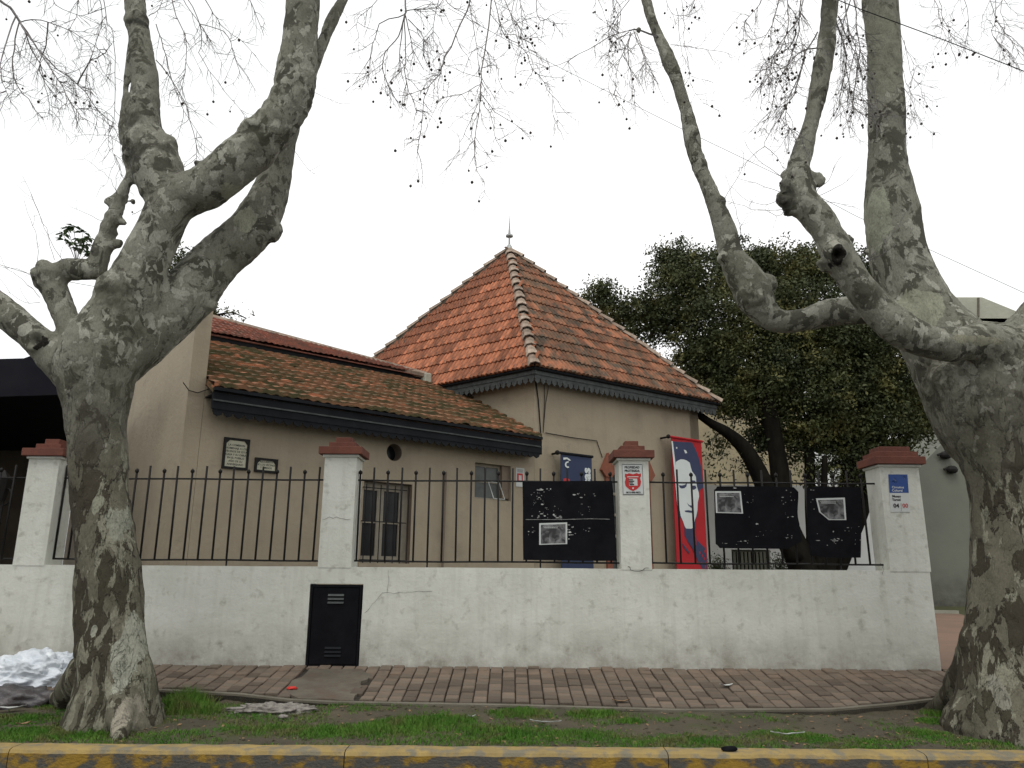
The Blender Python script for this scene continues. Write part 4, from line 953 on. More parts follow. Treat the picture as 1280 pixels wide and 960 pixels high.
MB().prism(P, Vector((0, 6, 0))).build('wall', 'grey', gh)
for u, v in ((1182, 569), (1190, 587)):
    c = PY(u, v, YG - .1); l = MB(); l.ball(c, .16, 8, 6, (1.2, .8, .8)); l.tube([c + Z * .1, c - X * .25 + Z * .0], .04, 5); l.build('wall_lamp', 'black', gh)
wh = empty('white_house', 'white house wall rising behind the grey gable', 'building')
p0 = PY(1085, 500, 31); MB().wbox(p0.x, 22, 31, 37, .3, PY(1150, 492, 31).z).build('wall', 'bgwhite', wh)
MB().wbox(p0.x - .2, 22, 30.8, 37, PY(1150, 492, 31).z, PY(1150, 485, 31).z).build('coping', 'concrete_l', wh)
# concrete water-tank frame high behind the right plane tree
ct = empty('concrete_gantry', 'grey concrete beam with a sloping end behind the right plane tree', 'structure')
YC = 17
def cy_(u, v): return PY(u, v, YC)
MB().prism([cy_(1180, 371), cy_(1228, 371), cy_(1277, 391), cy_(1300, 400), cy_(1300, 408), cy_(1225, 402), cy_(1214, 390), cy_(1180, 387)], Vector((0, .5, 0))).build('beam', 'concrete_l', ct, bevel=.02)
MB().prism([cy_(1190, 398), cy_(1310, 398), cy_(1310, 403), cy_(1190, 403)], Vector((0, .9, 0))).build('lower_beam', 'concrete_l', ct)
MB().prism([cy_(1221.5, 372.5), cy_(1223.5, 372.5), cy_(1223.5, 396), cy_(1221.5, 396)], Vector((0, -.03, 0))).build('joint_strip', 'concrete', ct)
for u in (1253, 1300): c = cy_(u, 400); MB().wbox(c.x - .15, c.x + .15, YC + .1, YC + .4, .3, c.z).build('post', 'concrete_l', ct)
# yard paving and lawn strip seen right of the end pillar
def yz(y): return .47 + .02 * (y - 10) + .01
yp = MB().add([(WX1 + .02, 10.0, .475), (7.6, 10.0, .475), (11.5, 20.5, yz(20.5)), (7, 21.5, yz(21.5))], [(0, 1, 2, 3)]).build('driveway', 'yard'); tag(yp, kind='structure')
yl = MB().add([(6.5, 19.0, yz(19) - .003), (12, 15, yz(15) - .003), (26, 15, yz(15) - .003), (26, 24.1, yz(24) - .003), (6.5, 24.1, yz(24) - .003)], [(0, 1, 2, 3, 4)]).build('lawn', 'lawn'); tag(yl, kind='structure')
st = MB(); pa, pb_ = Vector((7.0, 21.5, yz(21.5))), Vector((11.5, 20.5, yz(20.5)))
st.box(pa, (pb_ - pa).normalized(), YV, Z, 4.6, .12, .08); tag(st.build('driveway_edging', 'concrete_l'), kind='structure')

# ================================================================== LEAF CLOUD helper
def leaves(centres, n, size, name, m, parent, shell=.55, droop=.3, aspect=.42, per=14, spread=1.9):
    """n small folded leaves gathered in sprays through ellipsoids (centre, radii); numpy-built single mesh"""
    vol = np.array([r.x * r.y * r.z for c, r in centres]) ** .8; pk = np.random.choice(len(centres), n // per, p=vol / vol.sum())
    C = np.array([[c.x, c.y, c.z] for c, r in centres])[pk]; R = np.array([[r.x, r.y, r.z] for c, r in centres])[pk]
    d = np.random.normal(size=(len(pk), 3)); d /= np.linalg.norm(d, axis=1)[:, None]; rad = shell + (1.0 - shell) * np.random.rand(len(pk)) ** .6
    Q = C + d * R * rad[:, None]
    g = np.random.normal(size=(len(pk) * per, 3)); g /= np.linalg.norm(g, axis=1)[:, None]; g *= np.random.rand(len(g), 1) ** .5
    rs = np.repeat(np.random.uniform(.5, 1.5, len(pk)), per)[:, None] * size * spread * 1.7
    Pn = np.repeat(Q, per, axis=0) + g * rs * np.array([1.15, 1.15, .7]); k = len(Pn)
    ax = np.random.normal(size=(k, 3)); ax[:, 2] -= droop; ax /= np.linalg.norm(ax, axis=1)[:, None]
    b = np.random.normal(size=(k, 3)); b = np.cross(ax, b); b /= np.linalg.norm(b, axis=1)[:, None]; nn = np.cross(ax, b)
    s_ = (size * np.random.uniform(.6, 1.3, k))[:, None]
    v = np.stack([Pn, Pn + ax * s_ * .5 + b * s_ * aspect * .5 - nn * s_ * .08, Pn + ax * s_, Pn + ax * s_ * .5 - b * s_ * aspect * .5 - nn * s_ * .08], 1).reshape(-1, 3)
    me = bpy.data.meshes.new(name); me.vertices.add(len(v)); me.vertices.foreach_set('co', v.ravel())
    me.loops.add(k * 4); me.polygons.add(k); me.loops.foreach_set('vertex_index', np.arange(k * 4)); me.polygons.foreach_set('loop_start', np.arange(k) * 4); me.polygons.foreach_set('loop_total', np.full(k, 4)); me.update(calc_edges=True)
    me.materials.append(M[m]); o = link(name, me, parent); return tag(o, kind='stuff')

# ================================================================== EVERGREEN TREE behind
ev = empty('evergreen_tree', 'large dark evergreen tree with several leaning trunks behind the tower', 'tree')
lobes = []
for (u, v, r, Y) in ((752, 372, 27, 20.5), (775, 395, 30, 20.5), (815, 400, 45, 20), (845, 330, 40, 20.5), (865, 365, 60, 19.8), (905, 420, 70, 19.3), (925, 335, 45, 20.5), (975, 350, 62, 20), (1035, 335, 48, 20.3), (1085, 345, 45, 20), (1000, 420, 85, 19), (1075, 430, 80, 19), (1125, 480, 50, 19.3), (1150, 525, 26, 19.5), (1090, 510, 62, 18.8), (1030, 500, 75, 18.8), (950, 480, 62, 18.8), (905, 490, 38, 18.9), (880, 455, 40, 19.4), (1000, 545, 42, 18.9), (1060, 560, 40, 18.9), (1110, 560, 30, 19.1), (955, 545, 22, 19), (1085, 590, 26, 19), (1145, 500, 30, 20)):
    c = PY(u, v, Y); rr_ = r / F * Y; lobes.append((c, Vector((rr_, max(.7, rr_ * .85), rr_ * .9))))
leaves(lobes, 150000, .09, 'foliage', 'leaf', ev, shell=.15, aspect=.55, per=75, spread=2.0)
leaves(lobes, 60000, .09, 'foliage', 'leaf', ev, shell=0, aspect=.55, per=12)
low = []
for (u, v, r) in ((895, 560, 14), (905, 545, 12), (900, 590, 10), (935, 575, 12), (1025, 590, 22), (1060, 600, 15), (1155, 535, 18)):
    c = PY(u, v, 18.7); rr_ = r / F * 18.7; low.append((c, Vector((rr_, rr_, rr_ * 1.3))))
leaves(low, 2600, .10, 'foliage', 'leaf', ev, shell=.1, droop=1)
def pxtube(pts, Y0, name, m, parent, n=8, jig=.0):
    """pts: (u, v, width_px, dY)"""
    P = []; R_ = []
    for p in pts:
        Yv = Y0 + (p[3] if len(p) > 3 else 0); P.append(PY(p[0], p[1], Yv)); R_.append(p[2] / 2 / F * Yv)
    # smooth by Catmull-Rom
    PP_, RR_ = [], []
    for i in range(len(P) - 1):
        p0, p1, p2, p3 = P[max(0, i - 1)], P[i], P[i + 1], P[min(len(P) - 1, i + 2)]
        for k in range(4):
            t = k / 4; PP_.append(.5 * ((2 * p1) + (p2 - p0) * t + (2 * p0 - 5 * p1 + 4 * p2 - p3) * t * t + (3 * p1 - p0 - 3 * p2 + p3) * t ** 3)); RR_.append(R_[i] + (R_[i + 1] - R_[i]) * t)
    PP_.append(P[-1]); RR_.append(R_[-1])
    return MB().tube(PP_, RR_, n).build(name, m, parent, smooth=True)
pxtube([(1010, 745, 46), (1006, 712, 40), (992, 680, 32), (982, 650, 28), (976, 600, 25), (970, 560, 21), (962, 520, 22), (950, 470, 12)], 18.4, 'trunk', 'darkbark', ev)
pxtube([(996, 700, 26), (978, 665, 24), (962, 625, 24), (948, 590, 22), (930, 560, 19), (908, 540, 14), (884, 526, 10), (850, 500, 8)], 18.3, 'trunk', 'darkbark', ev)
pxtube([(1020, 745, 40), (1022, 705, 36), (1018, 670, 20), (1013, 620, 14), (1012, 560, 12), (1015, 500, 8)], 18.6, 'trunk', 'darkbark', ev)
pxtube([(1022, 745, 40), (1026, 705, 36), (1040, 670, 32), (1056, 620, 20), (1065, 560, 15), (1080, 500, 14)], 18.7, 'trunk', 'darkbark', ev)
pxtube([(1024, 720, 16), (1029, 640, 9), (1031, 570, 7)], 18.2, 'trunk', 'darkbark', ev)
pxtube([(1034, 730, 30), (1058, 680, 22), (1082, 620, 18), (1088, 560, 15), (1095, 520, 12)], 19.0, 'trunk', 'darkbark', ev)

# dark conifer beyond the wing, seen in the fork of the left plane tree
cf = empty('background_conifer', 'dark green tree top showing through the fork of the left plane tree', 'tree')
ll = []
for (u, v, r) in ((228, 325, 16), (222, 345, 20), (235, 370, 24), (245, 395, 26), (270, 396, 9), (287, 393, 7), (300, 397, 5)):
    c = PY(u, v, 19); rr_ = r / F * 19; ll.append((c, Vector((rr_, rr_, rr_ * .8))))
leaves(ll, 5000, .11, 'foliage', 'leaf', cf, shell=.2)
pxtube([(235, 560, 12), (235, 450, 9), (228, 330, 4)], 19, 'trunk', 'darkbark', cf)
pxtube([(240, 400, 4), (270, 394, 3), (290, 391, 2), (308, 398, 1.5)], 19, 'branch', 'darkbark', cf)

# small shrubs by the white outbuilding
for u, lab in ((897, 'small green shrub in front of the white outbuilding, beside the red banner'), (976, 'small green shrub right of the slatted gate')):
    t = empty('garden_shrub', lab, 'shrub'); c = PY(u, 712, 21); leaves([(c, Vector((.22, .22, .40)))], 1400, .06, 'foliage', 'leaf', t, shell=.1)
    MB().tube([Vector((c.x, c.y, .5)), c], .02, 5).build('stem', 'darkbark', t)

# ================================================================== PLANE TREES
def limb_pts(pts, Y0, sub=5):
    P, R_ = [], []
    for p in pts:
        Yv = Y0 + (p[3] if len(p) > 3 else 0); P.append(PY(p[0], p[1], Yv)); R_.append(p[2] / 2 / F * Yv)
    A_, B_ = [], []
    for i in range(len(P) - 1):
        p0, p1, p2, p3 = P[max(0, i - 1)], P[i], P[i + 1], P[min(len(P) - 1, i + 2)]
        for k in range(sub):
            t = k / sub; A_.append(.5 * ((2 * p1) + (p2 - p0) * t + (2 * p0 - 5 * p1 + 4 * p2 - p3) * t * t + (3 * p1 - p0 - 3 * p2 + p3) * t ** 3)); B_.append(R_[i] + (R_[i + 1] - R_[i]) * t)
    A_.append(P[-1]); B_.append(R_[-1]); return A_, B_
def organic(name, limbs, knobs, roots, Y0, parent, voxel=.024, hollows=(), bark='bark_l'):
    mb = MB()
    for L_ in limbs:
        A_, B_ = limb_pts(L_, Y0)
        mb.tube(A_, B_, 16); mb.ball(A_[0], B_[0] * .98, 12, 8); mb.ball(A_[-1], B_[-1] * .98, 12, 8)
    for (u, v, w_, dY) in knobs:
        Yv = Y0 + dY; mb.ball(PY(u, v, Yv), w_ / 2 / F * Yv, 12, 8, (1, 1, random.uniform(.8, 1.1)))
    for pts, rs in roots: mb.tube(pts, rs, 12); mb.ball(pts[-1], rs[-1], 8, 6)
    me = bpy.data.meshes.new(name); me.from_pydata(mb.v, [], mb.f)
    b = bmesh.new(); b.from_mesh(me); bmesh.ops.recalc_face_normals(b, faces=b.faces); b.to_mesh(me); b.free()
    o = bpy.data.objects.new(name, me); COL.objects.link(o)
    md = o.modifiers.new('r', 'REMESH'); md.mode = 'VOXEL'; md.voxel_size = voxel; md.use_smooth_shade = True
    ms = o.modifiers.new('s', 'SMOOTH'); ms.factor = .5; ms.iterations = 9
    dg = bpy.context.evaluated_depsgraph_get(); dg.update(); me2 = bpy.data.meshes.new_from_object(o.evaluated_get(dg)); bpy.data.objects.remove(o)
    n = len(me2.vertices); co = np.empty(n * 3); me2.vertices.foreach_get('co', co); co = co.reshape(-1, 3); no = np.empty(n * 3); me2.vertex_normals.foreach_get('vector', no); no = no.reshape(-1, 3)
    dd = np.empty(n)
    for i in range(n):
        x_, y_, z_ = co[i]
        lowf = 1.0 if z_ < 3 else .75
        dd[i] = .030 * noise.noise((x_ * 2.6, y_ * 2.6, z_ * 1.5)) + .016 * lowf * noise.noise((x_ * 7, y_ * 7, z_ * 4.5)) + .006 * noise.noise((x_ * 20, y_ * 20, z_ * 13))
        if z_ < 2.6: dd[i] += (.018 + .02 * max(0, 1.2 - z_)) * noise.noise((x_ * 5.5, y_ * 5.5, z_ * .6 + 5))
    for (u, v, w_, dY, dep) in hollows:
        c = np.array(PY(u, v, Y0 + dY)); rr_ = w_ / 2 / F * (Y0 + dY); q = np.linalg.norm((co - c) * np.array([1, .6, 1]), axis=1); dd -= dep * np.exp(-(q / (rr_ * .55)) ** 4); dd += .35 * dep * np.exp(-((q - rr_ * .95) / (rr_ * .3)) ** 2)
    for (u, v, w_, dY) in knobs:     # gnarled surface where the limbs were pollarded
        c = np.array(PY(u, v, Y0 + dY)); rr_ = max(.1, w_ / 2 / F * (Y0 + dY)); q = np.linalg.norm(co - c, axis=1)
        for i in np.nonzero(q < rr_ * 1.9)[0]:
            p_ = co[i]; f_ = exp(-(q[i] / (rr_ * 1.25)) ** 2); dd[i] += f_ * (.045 * noise.noise((p_[0] * 9, p_[1] * 9, p_[2] * 9)) + .02 * noise.noise((p_[0] * 22, p_[1] * 22, p_[2] * 22)))
    co += no * dd[:, None]; me2.vertices.foreach_set('co', co.ravel()); me2.update()
    for p in me2.polygons: p.use_smooth = True
    me2.materials.clear(); me2.materials.append(M[bark]); return link(name, me2, parent)

YL = 7.9
lt = empty('plane_tree', 'left pollarded plane tree with mottled bark beside the rubbish bag', 'tree', 'bare plane trees along the kerb')
limbsL = [
    [(138, 925, 122), (142, 895, 104), (146, 850, 85), (141, 800, 79), (134, 700, 73), (126, 620, 67), (122, 545, 69), (121, 500, 84), (122, 460, 102), (130, 430, 100)],
    [(100, 470, 64), (75, 448, 50), (50, 428, 42), (20, 400, 38), (-25, 368, 36), (-80, 330, 32), (-150, 270, 28)],
    [(106, 452, 50), (90, 415, 33), (74, 380, 33), (64, 350, 38), (80, 338, 28), (103, 337, 26), (122, 338, 24)],
    [(120, 340, 24), (128, 308, 24), (137, 280, 23), (147, 256, 21), (157, 232, 16), (162, 215, 13), (158, 190, 12), (153, 165, 11), (156, 125, 10), (160, 85, 10), (166, 45, 10)],
    [(130, 430, 96), (156, 380, 78), (180, 330, 62), (201, 285, 60), (218, 252, 62), (255, 234, 60), (291, 209, 60), (330, 172, 59), (362, 125, 58), (373, 70, 52), (379, 0, 50), (386, -80, 46), (395, -180, 38)],
    [(212, 250, 62), (198, 218, 70), (190, 190, 62), (182, 165, 46), (181, 145, 43), (182, 115, 38), (180, 80, 33), (173, 40, 29), (168, 0, 29), (165, -60, 26), (158, -160, 20)],
    [(140, 445, 90, .15), (186, 412, 78, .3), (233, 370, 72, .45), (270, 327, 64, .6), (308, 294, 60, .65), (331, 254, 52, .7), (347, 210, 40, .75), (356, 165, 38, .7), (374, 115, 32, .6), (398, 66, 20, .5), (412, 30, 17, .5), (428, 0, 15, .5), (455, -60, 12, .6)],
]
knL = [(60, 345, 42, 0), (54, 335, 24, -.02), (143, 362, 52, -.12), (150, 385, 44, -.12), (166, 192, 30, -.06), (172, 176, 40, -.06), (205, 182, 34, 0), (170, 142, 30, -.05), (176, 130, 34, -.03), (140, 252, 20, 0), (133, 288, 22, 0), (165, 252, 9, 0), (165, 266, 10, 0), (154, 280, 13, 0), (146, 303, 16, 0), (338, 288, 30, .66), (262, 380, 26, .5), (322, 168, 56, -.03), (364, 122, 58, 0), (170, 27, 34, 0), (247, 205, 16, 0), (70, 440, 26, -.05)]
def gpt(u, v, z): return PZ(u, v, z)
def root(u0, v0, u1, v1, r0, r1, zc=.55, yc=YL):
    a = PY(u0, v0, yc); b = gpt(u1, v1, .16); m_ = a.lerp(b, .55); m_.z = a.z * .35 + b.z * .65 - .02
    return ([a, m_, b, b + (b - m_).normalized() * .15 - Z * .10], [r0, (r0 + r1) / 2, r1, r1 * .6])
rootsL = [root(148, 830, 150, 921, .20, .09), root(126, 815, 84, 902, .19, .075), root(160, 840, 200, 893, .17, .07), root(110, 840, 62, 880, .2, .07, yc=8.1), root(124, 855, 120, 905, .20, .10), root(165, 840, 188, 905, .16, .07)]
organic('trunk', limbsL, knL, rootsL, YL, lt, hollows=((43, 424, 26, -.2, .11),))
YR = 7.8
rt = empty('plane_tree', 'right plane tree with thick pale limbs and flaring roots at the photo edge', 'tree', 'bare plane trees along the kerb')
limbsR = [
    [(1266, 925, 150), (1267, 895, 132), (1268, 850, 116), (1270, 800, 108), (1272, 700, 102), (1268, 640, 100), (1262, 590, 106), (1250, 540, 114), (1238, 500, 130), (1240, 465, 130)],
    [(1235, 540, 110, .1), (1215, 490, 118, .15), (1190, 445, 108, .25), (1160, 405, 92, .35), (1138, 360, 80, .4), (1122, 315, 74, .4), (1115, 270, 70, .4), (1111, 220, 58, .4), (1108, 170, 49, .4), (1107, 110, 46, .4), (1103, 50, 47, .4), (1100, 0, 49, .4), (1096, -80, 46, .4), (1090, -200, 38, .4)],
    [(1262, 480, 84, -.1), (1255, 448, 62, -.25), (1228, 430, 50, -.4), (1192, 430, 45, -.5), (1160, 427, 44, -.55), (1128, 412, 46, -.55), (1098, 388, 45, -.5), (1070, 355, 43, -.5), (1050, 325, 42, -.5), (1035, 295, 38, -.5), (1018, 268, 40, -.5), (1000, 245, 44, -.5), (998, 218, 40, -.5), (1001, 200, 29, -.5), (1012, 160, 27, -.5), (1024, 110, 27, -.5), (1031, 60, 26, -.5), (1036, 0, 25, -.5), (1040, -80, 23, -.5), (1046, -170, 18, -.5)],
    [(1160, 420, 50, .2), (1120, 395, 40, .25), (1078, 386, 38, .3), (1040, 390, 38, .35), (1005, 400, 31, .4), (975, 402, 34, .4), (952, 388, 44, .4), (940, 362, 50, .4), (926, 340, 42, .4), (913, 318, 30, .4), (908, 295, 27, .4), (893, 252, 21, .4), (872, 200, 20, .4), (860, 150, 19, .4), (847, 100, 19, .4), (825, 50, 18, .4), (807, 0, 18, .4), (792, -60, 16, .4), (780, -140, 12, .4)],
    [(1255, 470, 80), (1275, 430, 60), (1300, 395, 54), (1340, 340, 48), (1380, 270, 40), (1420, 150, 34), (1440, 0, 26)],
]
knR = [(982, 232, 20, -.55), (980, 252, 16, -.5), (990, 262, 18, -.5), (1022, 228, 16, -.5), (1018, 220, 14, -.5), (1045, 318, 36, -.6), (1030, 330, 20, -.5), (1062, 300, 14, -.5), (985, 220, 22, -.5), (958, 355, 26, .4), (905, 322, 18, .35), (940, 375, 44, .35), (800, 38, 12, .35), (1240, 470, 100, -.1), (1190, 470, 60, .0), (1270, 440, 50, -.2), (1085, 315, 14, .3), (1150, 330, 20, .4), (902, 250, 8, .4), (878, 200, 7, .4)]
rootsR = [root(1232, 800, 1164, 892, .20, .085, yc=YR), root(1236, 838, 1200, 900, .17, .09, yc=YR - .1), root(1250, 830, 1240, 908, .24, .11, yc=YR), root(1215, 835, 1190, 880, .16, .07, yc=YR + .15), root(1262, 830, 1262, 915, .25, .10, yc=YR), root(1300, 820, 1380, 893, .2, .07, yc=YR)]
organic('trunk', limbsR, knR, rootsR, YR, rt, hollows=((1047, 318, 16, -.72, .09),), bark='bark_r')
# ---- twigs
SEED = random.Random(11)
class Twigs:
    def __init__(s): s.t = MB(); s.b = MB(); s.nb = 0
    def stem(s, P, r0, r1, lvl, density, droop, balls):
        """P: polyline of world points; side shoots grow off it"""
        k = len(P); rs = [r0 + (r1 - r0) * i / (k - 1) for i in range(k)]
        s.t.tube(P, rs, 4 if r0 > .006 else 3, cap=False)
        if lvl <= 0: return
        L_ = sum((b - a).length for a, b in zip(P, P[1:])); n = int(L_ * density * 1.45 * SEED.uniform(.8, 1.2)) + 1
        for _ in range(n):
            f = SEED.uniform(.12, 1) * (k - 1); i = min(k - 2, int(f)); p = P[i].lerp(P[i + 1], f - i); d = (P[i + 1] - P[i]).normalized()
            a = SEED.uniform(.45, 1.1); side = Vector((SEED.gauss(0, 1), SEED.gauss(0, .7), SEED.gauss(0, 1))); side -= d * side.dot(d); side.normalize()
            dr = d * cos(a) + side * sin(a); ln = (.28 if lvl > 1 else .13) * SEED.uniform(.4, 1.6); m_ = 5 if lvl > 1 else 4
            q = [p]; 
            for j in range(m_):
                dr = (dr + Vector((SEED.gauss(0, .20), SEED.gauss(0, .15), SEED.gauss(0, .20) - droop * .16))).normalized(); q.append(q[-1] + dr * ln / m_)
            rr_ = min(r0 * .6, .0042) if lvl > 1 else .0021
            s.stem(q, rr_, .0014, lvl - 1, density * 1.0, droop, balls)
            if SEED.random() < balls * .6:
                e_ = q[-1] + Vector((0, 0, -SEED.uniform(.03, .09))); s.t.tube([q[-1], e_], .0014, 3, cap=False); s.b.ball(e_, SEED.uniform(.011, .017), 7, 5); s.nb += 1
def pstem(tw, pts, Y, r0, r1=.003, lvl=2, density=6, droop=.6, balls=.1, dY=None, feed=None):
    P = []; n = len(pts); dY = SEED.uniform(-.7, .7) if dY is None else dY
    for i, (u, v) in enumerate(pts): P.append(PY(u, v, Y + dY * i / max(1, n - 1)))
    Q = []
    for i in range(len(P) - 1):
        p0, p1, p2, p3 = P[max(0, i - 1)], P[i], P[i + 1], P[min(len(P) - 1, i + 2)]
        for k in range(3):
            t = k / 3; q = .5 * ((2 * p1) + (p2 - p0) * t + (2 * p0 - 5 * p1 + 4 * p2 - p3) * t * t + (3 * p1 - p0 - 3 * p2 + p3) * t ** 3)
            if Q: q += Vector((SEED.gauss(0, .006), SEED.gauss(0, .006), SEED.gauss(0, .006)))
            Q.append(q)
    Q.append(P[-1])
    if feed:  # carry the branch on, above the picture, to the limb that bears it
        e_ = PY(feed[0], feed[1], feed[2]); a_ = Q[0]; mid = a_.lerp(e_, .5) + Z * .25; tw.t.tube([e_, mid, a_], [r0 * 1.8, r0 * 1.3, r0], 5, cap=False)
    tw.stem(Q, r0, r1, lvl, density, droop, balls)
twL = Twigs(); fA = (165, -60, YL); fB = (386, -80, YL); fC = (-150, 270, YL)
def hub(u, v): return (u, v)
pstem(twL, [(-30, -30), (0, 0), (15, 12), (25, 28)], 7.6, .018, .013, 1, 4, feed=(-150, 270, YL), dY=0)
for p in ([(25, 28), (50, 25), (80, 35), (115, 55), (140, 80)], [(25, 28), (40, 60), (52, 90), (58, 115), (62, 140)], [(24, 28), (18, 60), (17, 95), (35, 125), (55, 150)], [(25, 28), (60, 75), (97, 105), (125, 140), (145, 155)], [(25, 28), (42, 55), (70, 95), (90, 130), (105, 150)], [(20, 20), (5, 60), (0, 90), (10, 120)], [(60, 28), (58, 55), (50, 90), (75, 130)], [(97, 105), (110, 80), (125, 70), (140, 55)]):
    pstem(twL, p, 7.6, .009, .003, 2, 8.5, .5, .025)
for p in ([(130, -20), (132, 25), (141, 40), (144, 90), (142, 150), (138, 165), (142, 190), (152, 215)], [(120, -20), (128, 20), (120, 50), (110, 90), (108, 120), (125, 145)], [(100, -20), (95, 20), (80, 50)], [(60, -20), (70, 5), (100, 20), (130, 10)]):
    pstem(twL, p, 7.5, .006, .002, 2, 6, .7, .05, feed=fA)
for p in ([(186, 20), (197, 13), (203, 0), (205, -20)], [(222, -20), (232, 5), (250, 30), (262, 50), (277, 78)], [(220, -20), (240, 8), (253, 43), (250, 67), (270, 100), (307, 147)], [(210, -20), (220, 20), (233, 50), (232, 90), (222, 130)], [(195, 75), (225, 115), (243, 165), (246, 203)], [(300, -20), (312, 0), (320, 20), (330, 45)], [(245, -20), (262, 10), (275, 30), (300, 50), (320, 70)], [(250, 30), (280, 40), (290, 60), (300, 90)], [(195, 30), (205, 60), (215, 100), (230, 140), (250, 170)]):
    pstem(twL, p, 7.7, .0065, .0025, 2, 5.5, .5, .05, feed=None if p[0][1] > -10 else fA)
# centre clusters, drooping from above
for p, r in (([(507, -40), (507, 0), (506, 18)], .014),):
    pstem(twL, p, 7.4, r, .011, 1, 4, feed=fB, dY=0)
for p in ([(506, 18), (475, 30), (468, 50), (463, 75), (460, 95)], [(506, 18), (498, 45), (482, 65), (478, 85), (487, 110), (500, 135)], [(506, 18), (507, 60), (506, 100), (515, 122), (522, 142)], [(506, 18), (513, 45), (518, 65), (530, 88)], [(506, 14), (530, 12), (548, 8), (560, -10)], [(506, 18), (500, 60), (502, 90)], [(510, 24), (525, 40), (530, 55), (528, 75)]):
    pstem(twL, p, 7.4, .0075, .0028, 2, 8, .8, .12, dY=.3)
for p in ([(590, -30), (587, 0), (570, 45), (553, 80), (550, 92), (537, 108), (530, 130), (525, 170), (522, 190)], [(618, -30), (615, 0), (608, 50), (603, 90), (602, 110), (597, 150), (593, 180), (594, 205), (604, 228)]):
    pstem(twL, p, 7.2, .0095, .0025, 2, 6.5, .6, .10, feed=fB)
for p in ([(602, 115), (592, 140), (578, 170), (573, 195)], [(602, 118), (618, 140), (640, 152), (656, 165)], [(603, 125), (615, 150), (620, 175), (630, 190)], [(537, 108), (515, 116), (498, 120)], [(602, 105), (575, 118), (555, 122), (545, 127)], [(601, 85), (620, 82), (625, 105), (635, 120)]):
    pstem(twL, p, 7.2, .005, .0022, 2, 6, .5, .08)
for p in ([(615, -30), (622, 15), (632, 45), (652, 60), (668, 88), (685, 110), (696, 140), (697, 152)], [(620, -30), (640, 20), (655, 45), (668, 88)], [(560, -30), (545, 10), (540, 40), (530, 50)], [(585, -20), (590, 30), (598, 70), (600, 95)], [(645, -30), (650, 0), (653, 30), (650, 50)], [(670, -30), (672, 20), (685, 25), (697, 33)], [(540, -30), (560, 5), (585, 20), (605, 35)], [(480, -30), (470, 0), (450, 20), (445, 35)], [(655, -30), (640, 10), (645, 40), (650, 60)]):
    pstem(twL, p, 7.3, .006, .0022, 2, 6.5, .6, .12, feed=fB)
# water shoots on the left knobs
for p in ([(68, 325), (60, 295), (50, 270), (40, 245), (28, 220)], [(46, 342), (46, 300), (38, 275), (30, 250)], [(80, 330), (62, 300), (52, 275), (38, 240)], [(45, 345), (20, 337), (-10, 330)], [(50, 372), (35, 355), (15, 340), (5, 335)], [(50, 378), (30, 378), (10, 365)], [(146, 240), (138, 225), (125, 212), (105, 198)], [(146, 242), (146, 222), (150, 205)], [(128, 276), (105, 266), (88, 258)], [(165, 268), (185, 258), (200, 245)], [(364, 185), (380, 205), (398, 222)], [(384, 112), (404, 120), (425, 130)]):
    pstem(twL, p, 7.75, .0035, .0018, 1, 2.0, -.3, 0, dY=-.2)
tag(twL.t.build('twigs', 'twig', lt), kind='stuff'); tag(twL.b.build('seed_balls', 'ball', lt), kind='stuff')
twR = Twigs(); gA = (1090, -200, YR + .4); gB = (1046, -170, YR - .5); gC = (780, -140, YR + .4)
for p in ([(822, 46), (806, 40), (795, 37), (786, 38)],): pstem(twR, p, 8.15, .016, .010, 0, dY=0)
for p in ([(790, 38), (765, 44), (735, 62), (700, 80), (660, 88)], [(792, 38), (800, 60), (812, 85), (818, 100)], [(788, 40), (785, 70), (790, 100), (793, 130)], [(786, 40), (765, 55), (760, 80)], [(796, 42), (805, 65), (808, 90)], [(790, 42), (775, 75), (770, 110), (765, 120)], [(770, -25), (765, 0), (772, 20), (770, 40)], [(800, -30), (785, 0), (765, 30), (760, 50)], [(740, -30), (748, 0), (760, 30)], [(755, -20), (775, 10), (770, 45)]):
    pstem(twR, p, 8.0, .0065, .0022, 2, 7.5, .8, .10, feed=gC if p[0][1] < -10 else None)
for p in ([(850, -30), (853, 10), (855, 45), (860, 80), (863, 105), (880, 130)], [(838, 56), (860, 58), (885, 62), (905, 65), (920, 71)], [(830, -30), (835, 10), (850, 20), (870, 15)], [(845, 10), (850, 50), (855, 80)], [(880, -30), (868, 0), (858, 25)]):
    pstem(twR, p, 8.1, .0045, .002, 2, 5, .6, .16, feed=gC if p[0][1] < -10 else None)
for p in ([(1002, -30), (1001, 0), (998, 40), (985, 80), (970, 110), (960, 150)], [(1022, 40), (1008, 65), (996, 100), (985, 125), (982, 150), (990, 165)], [(1022, 60), (1000, 65), (980, 85), (955, 95)], [(990, -30), (975, 0), (965, 30), (950, 60)], [(1010, -30), (1000, 20), (975, 55), (960, 80), (950, 110)], [(960, -30), (950, 5), (935, 20), (930, 35)], [(1005, 60), (1000, 95), (985, 130), (965, 160), (955, 185)], [(995, 40), (985, 60), (960, 75), (945, 95)], [(980, -30), (985, 30), (970, 70), (965, 100)]):
    pstem(twR, p, 7.5, .0085, .0025, 2, 8.5, .8, .15, feed=gB if p[0][1] < -10 else None)
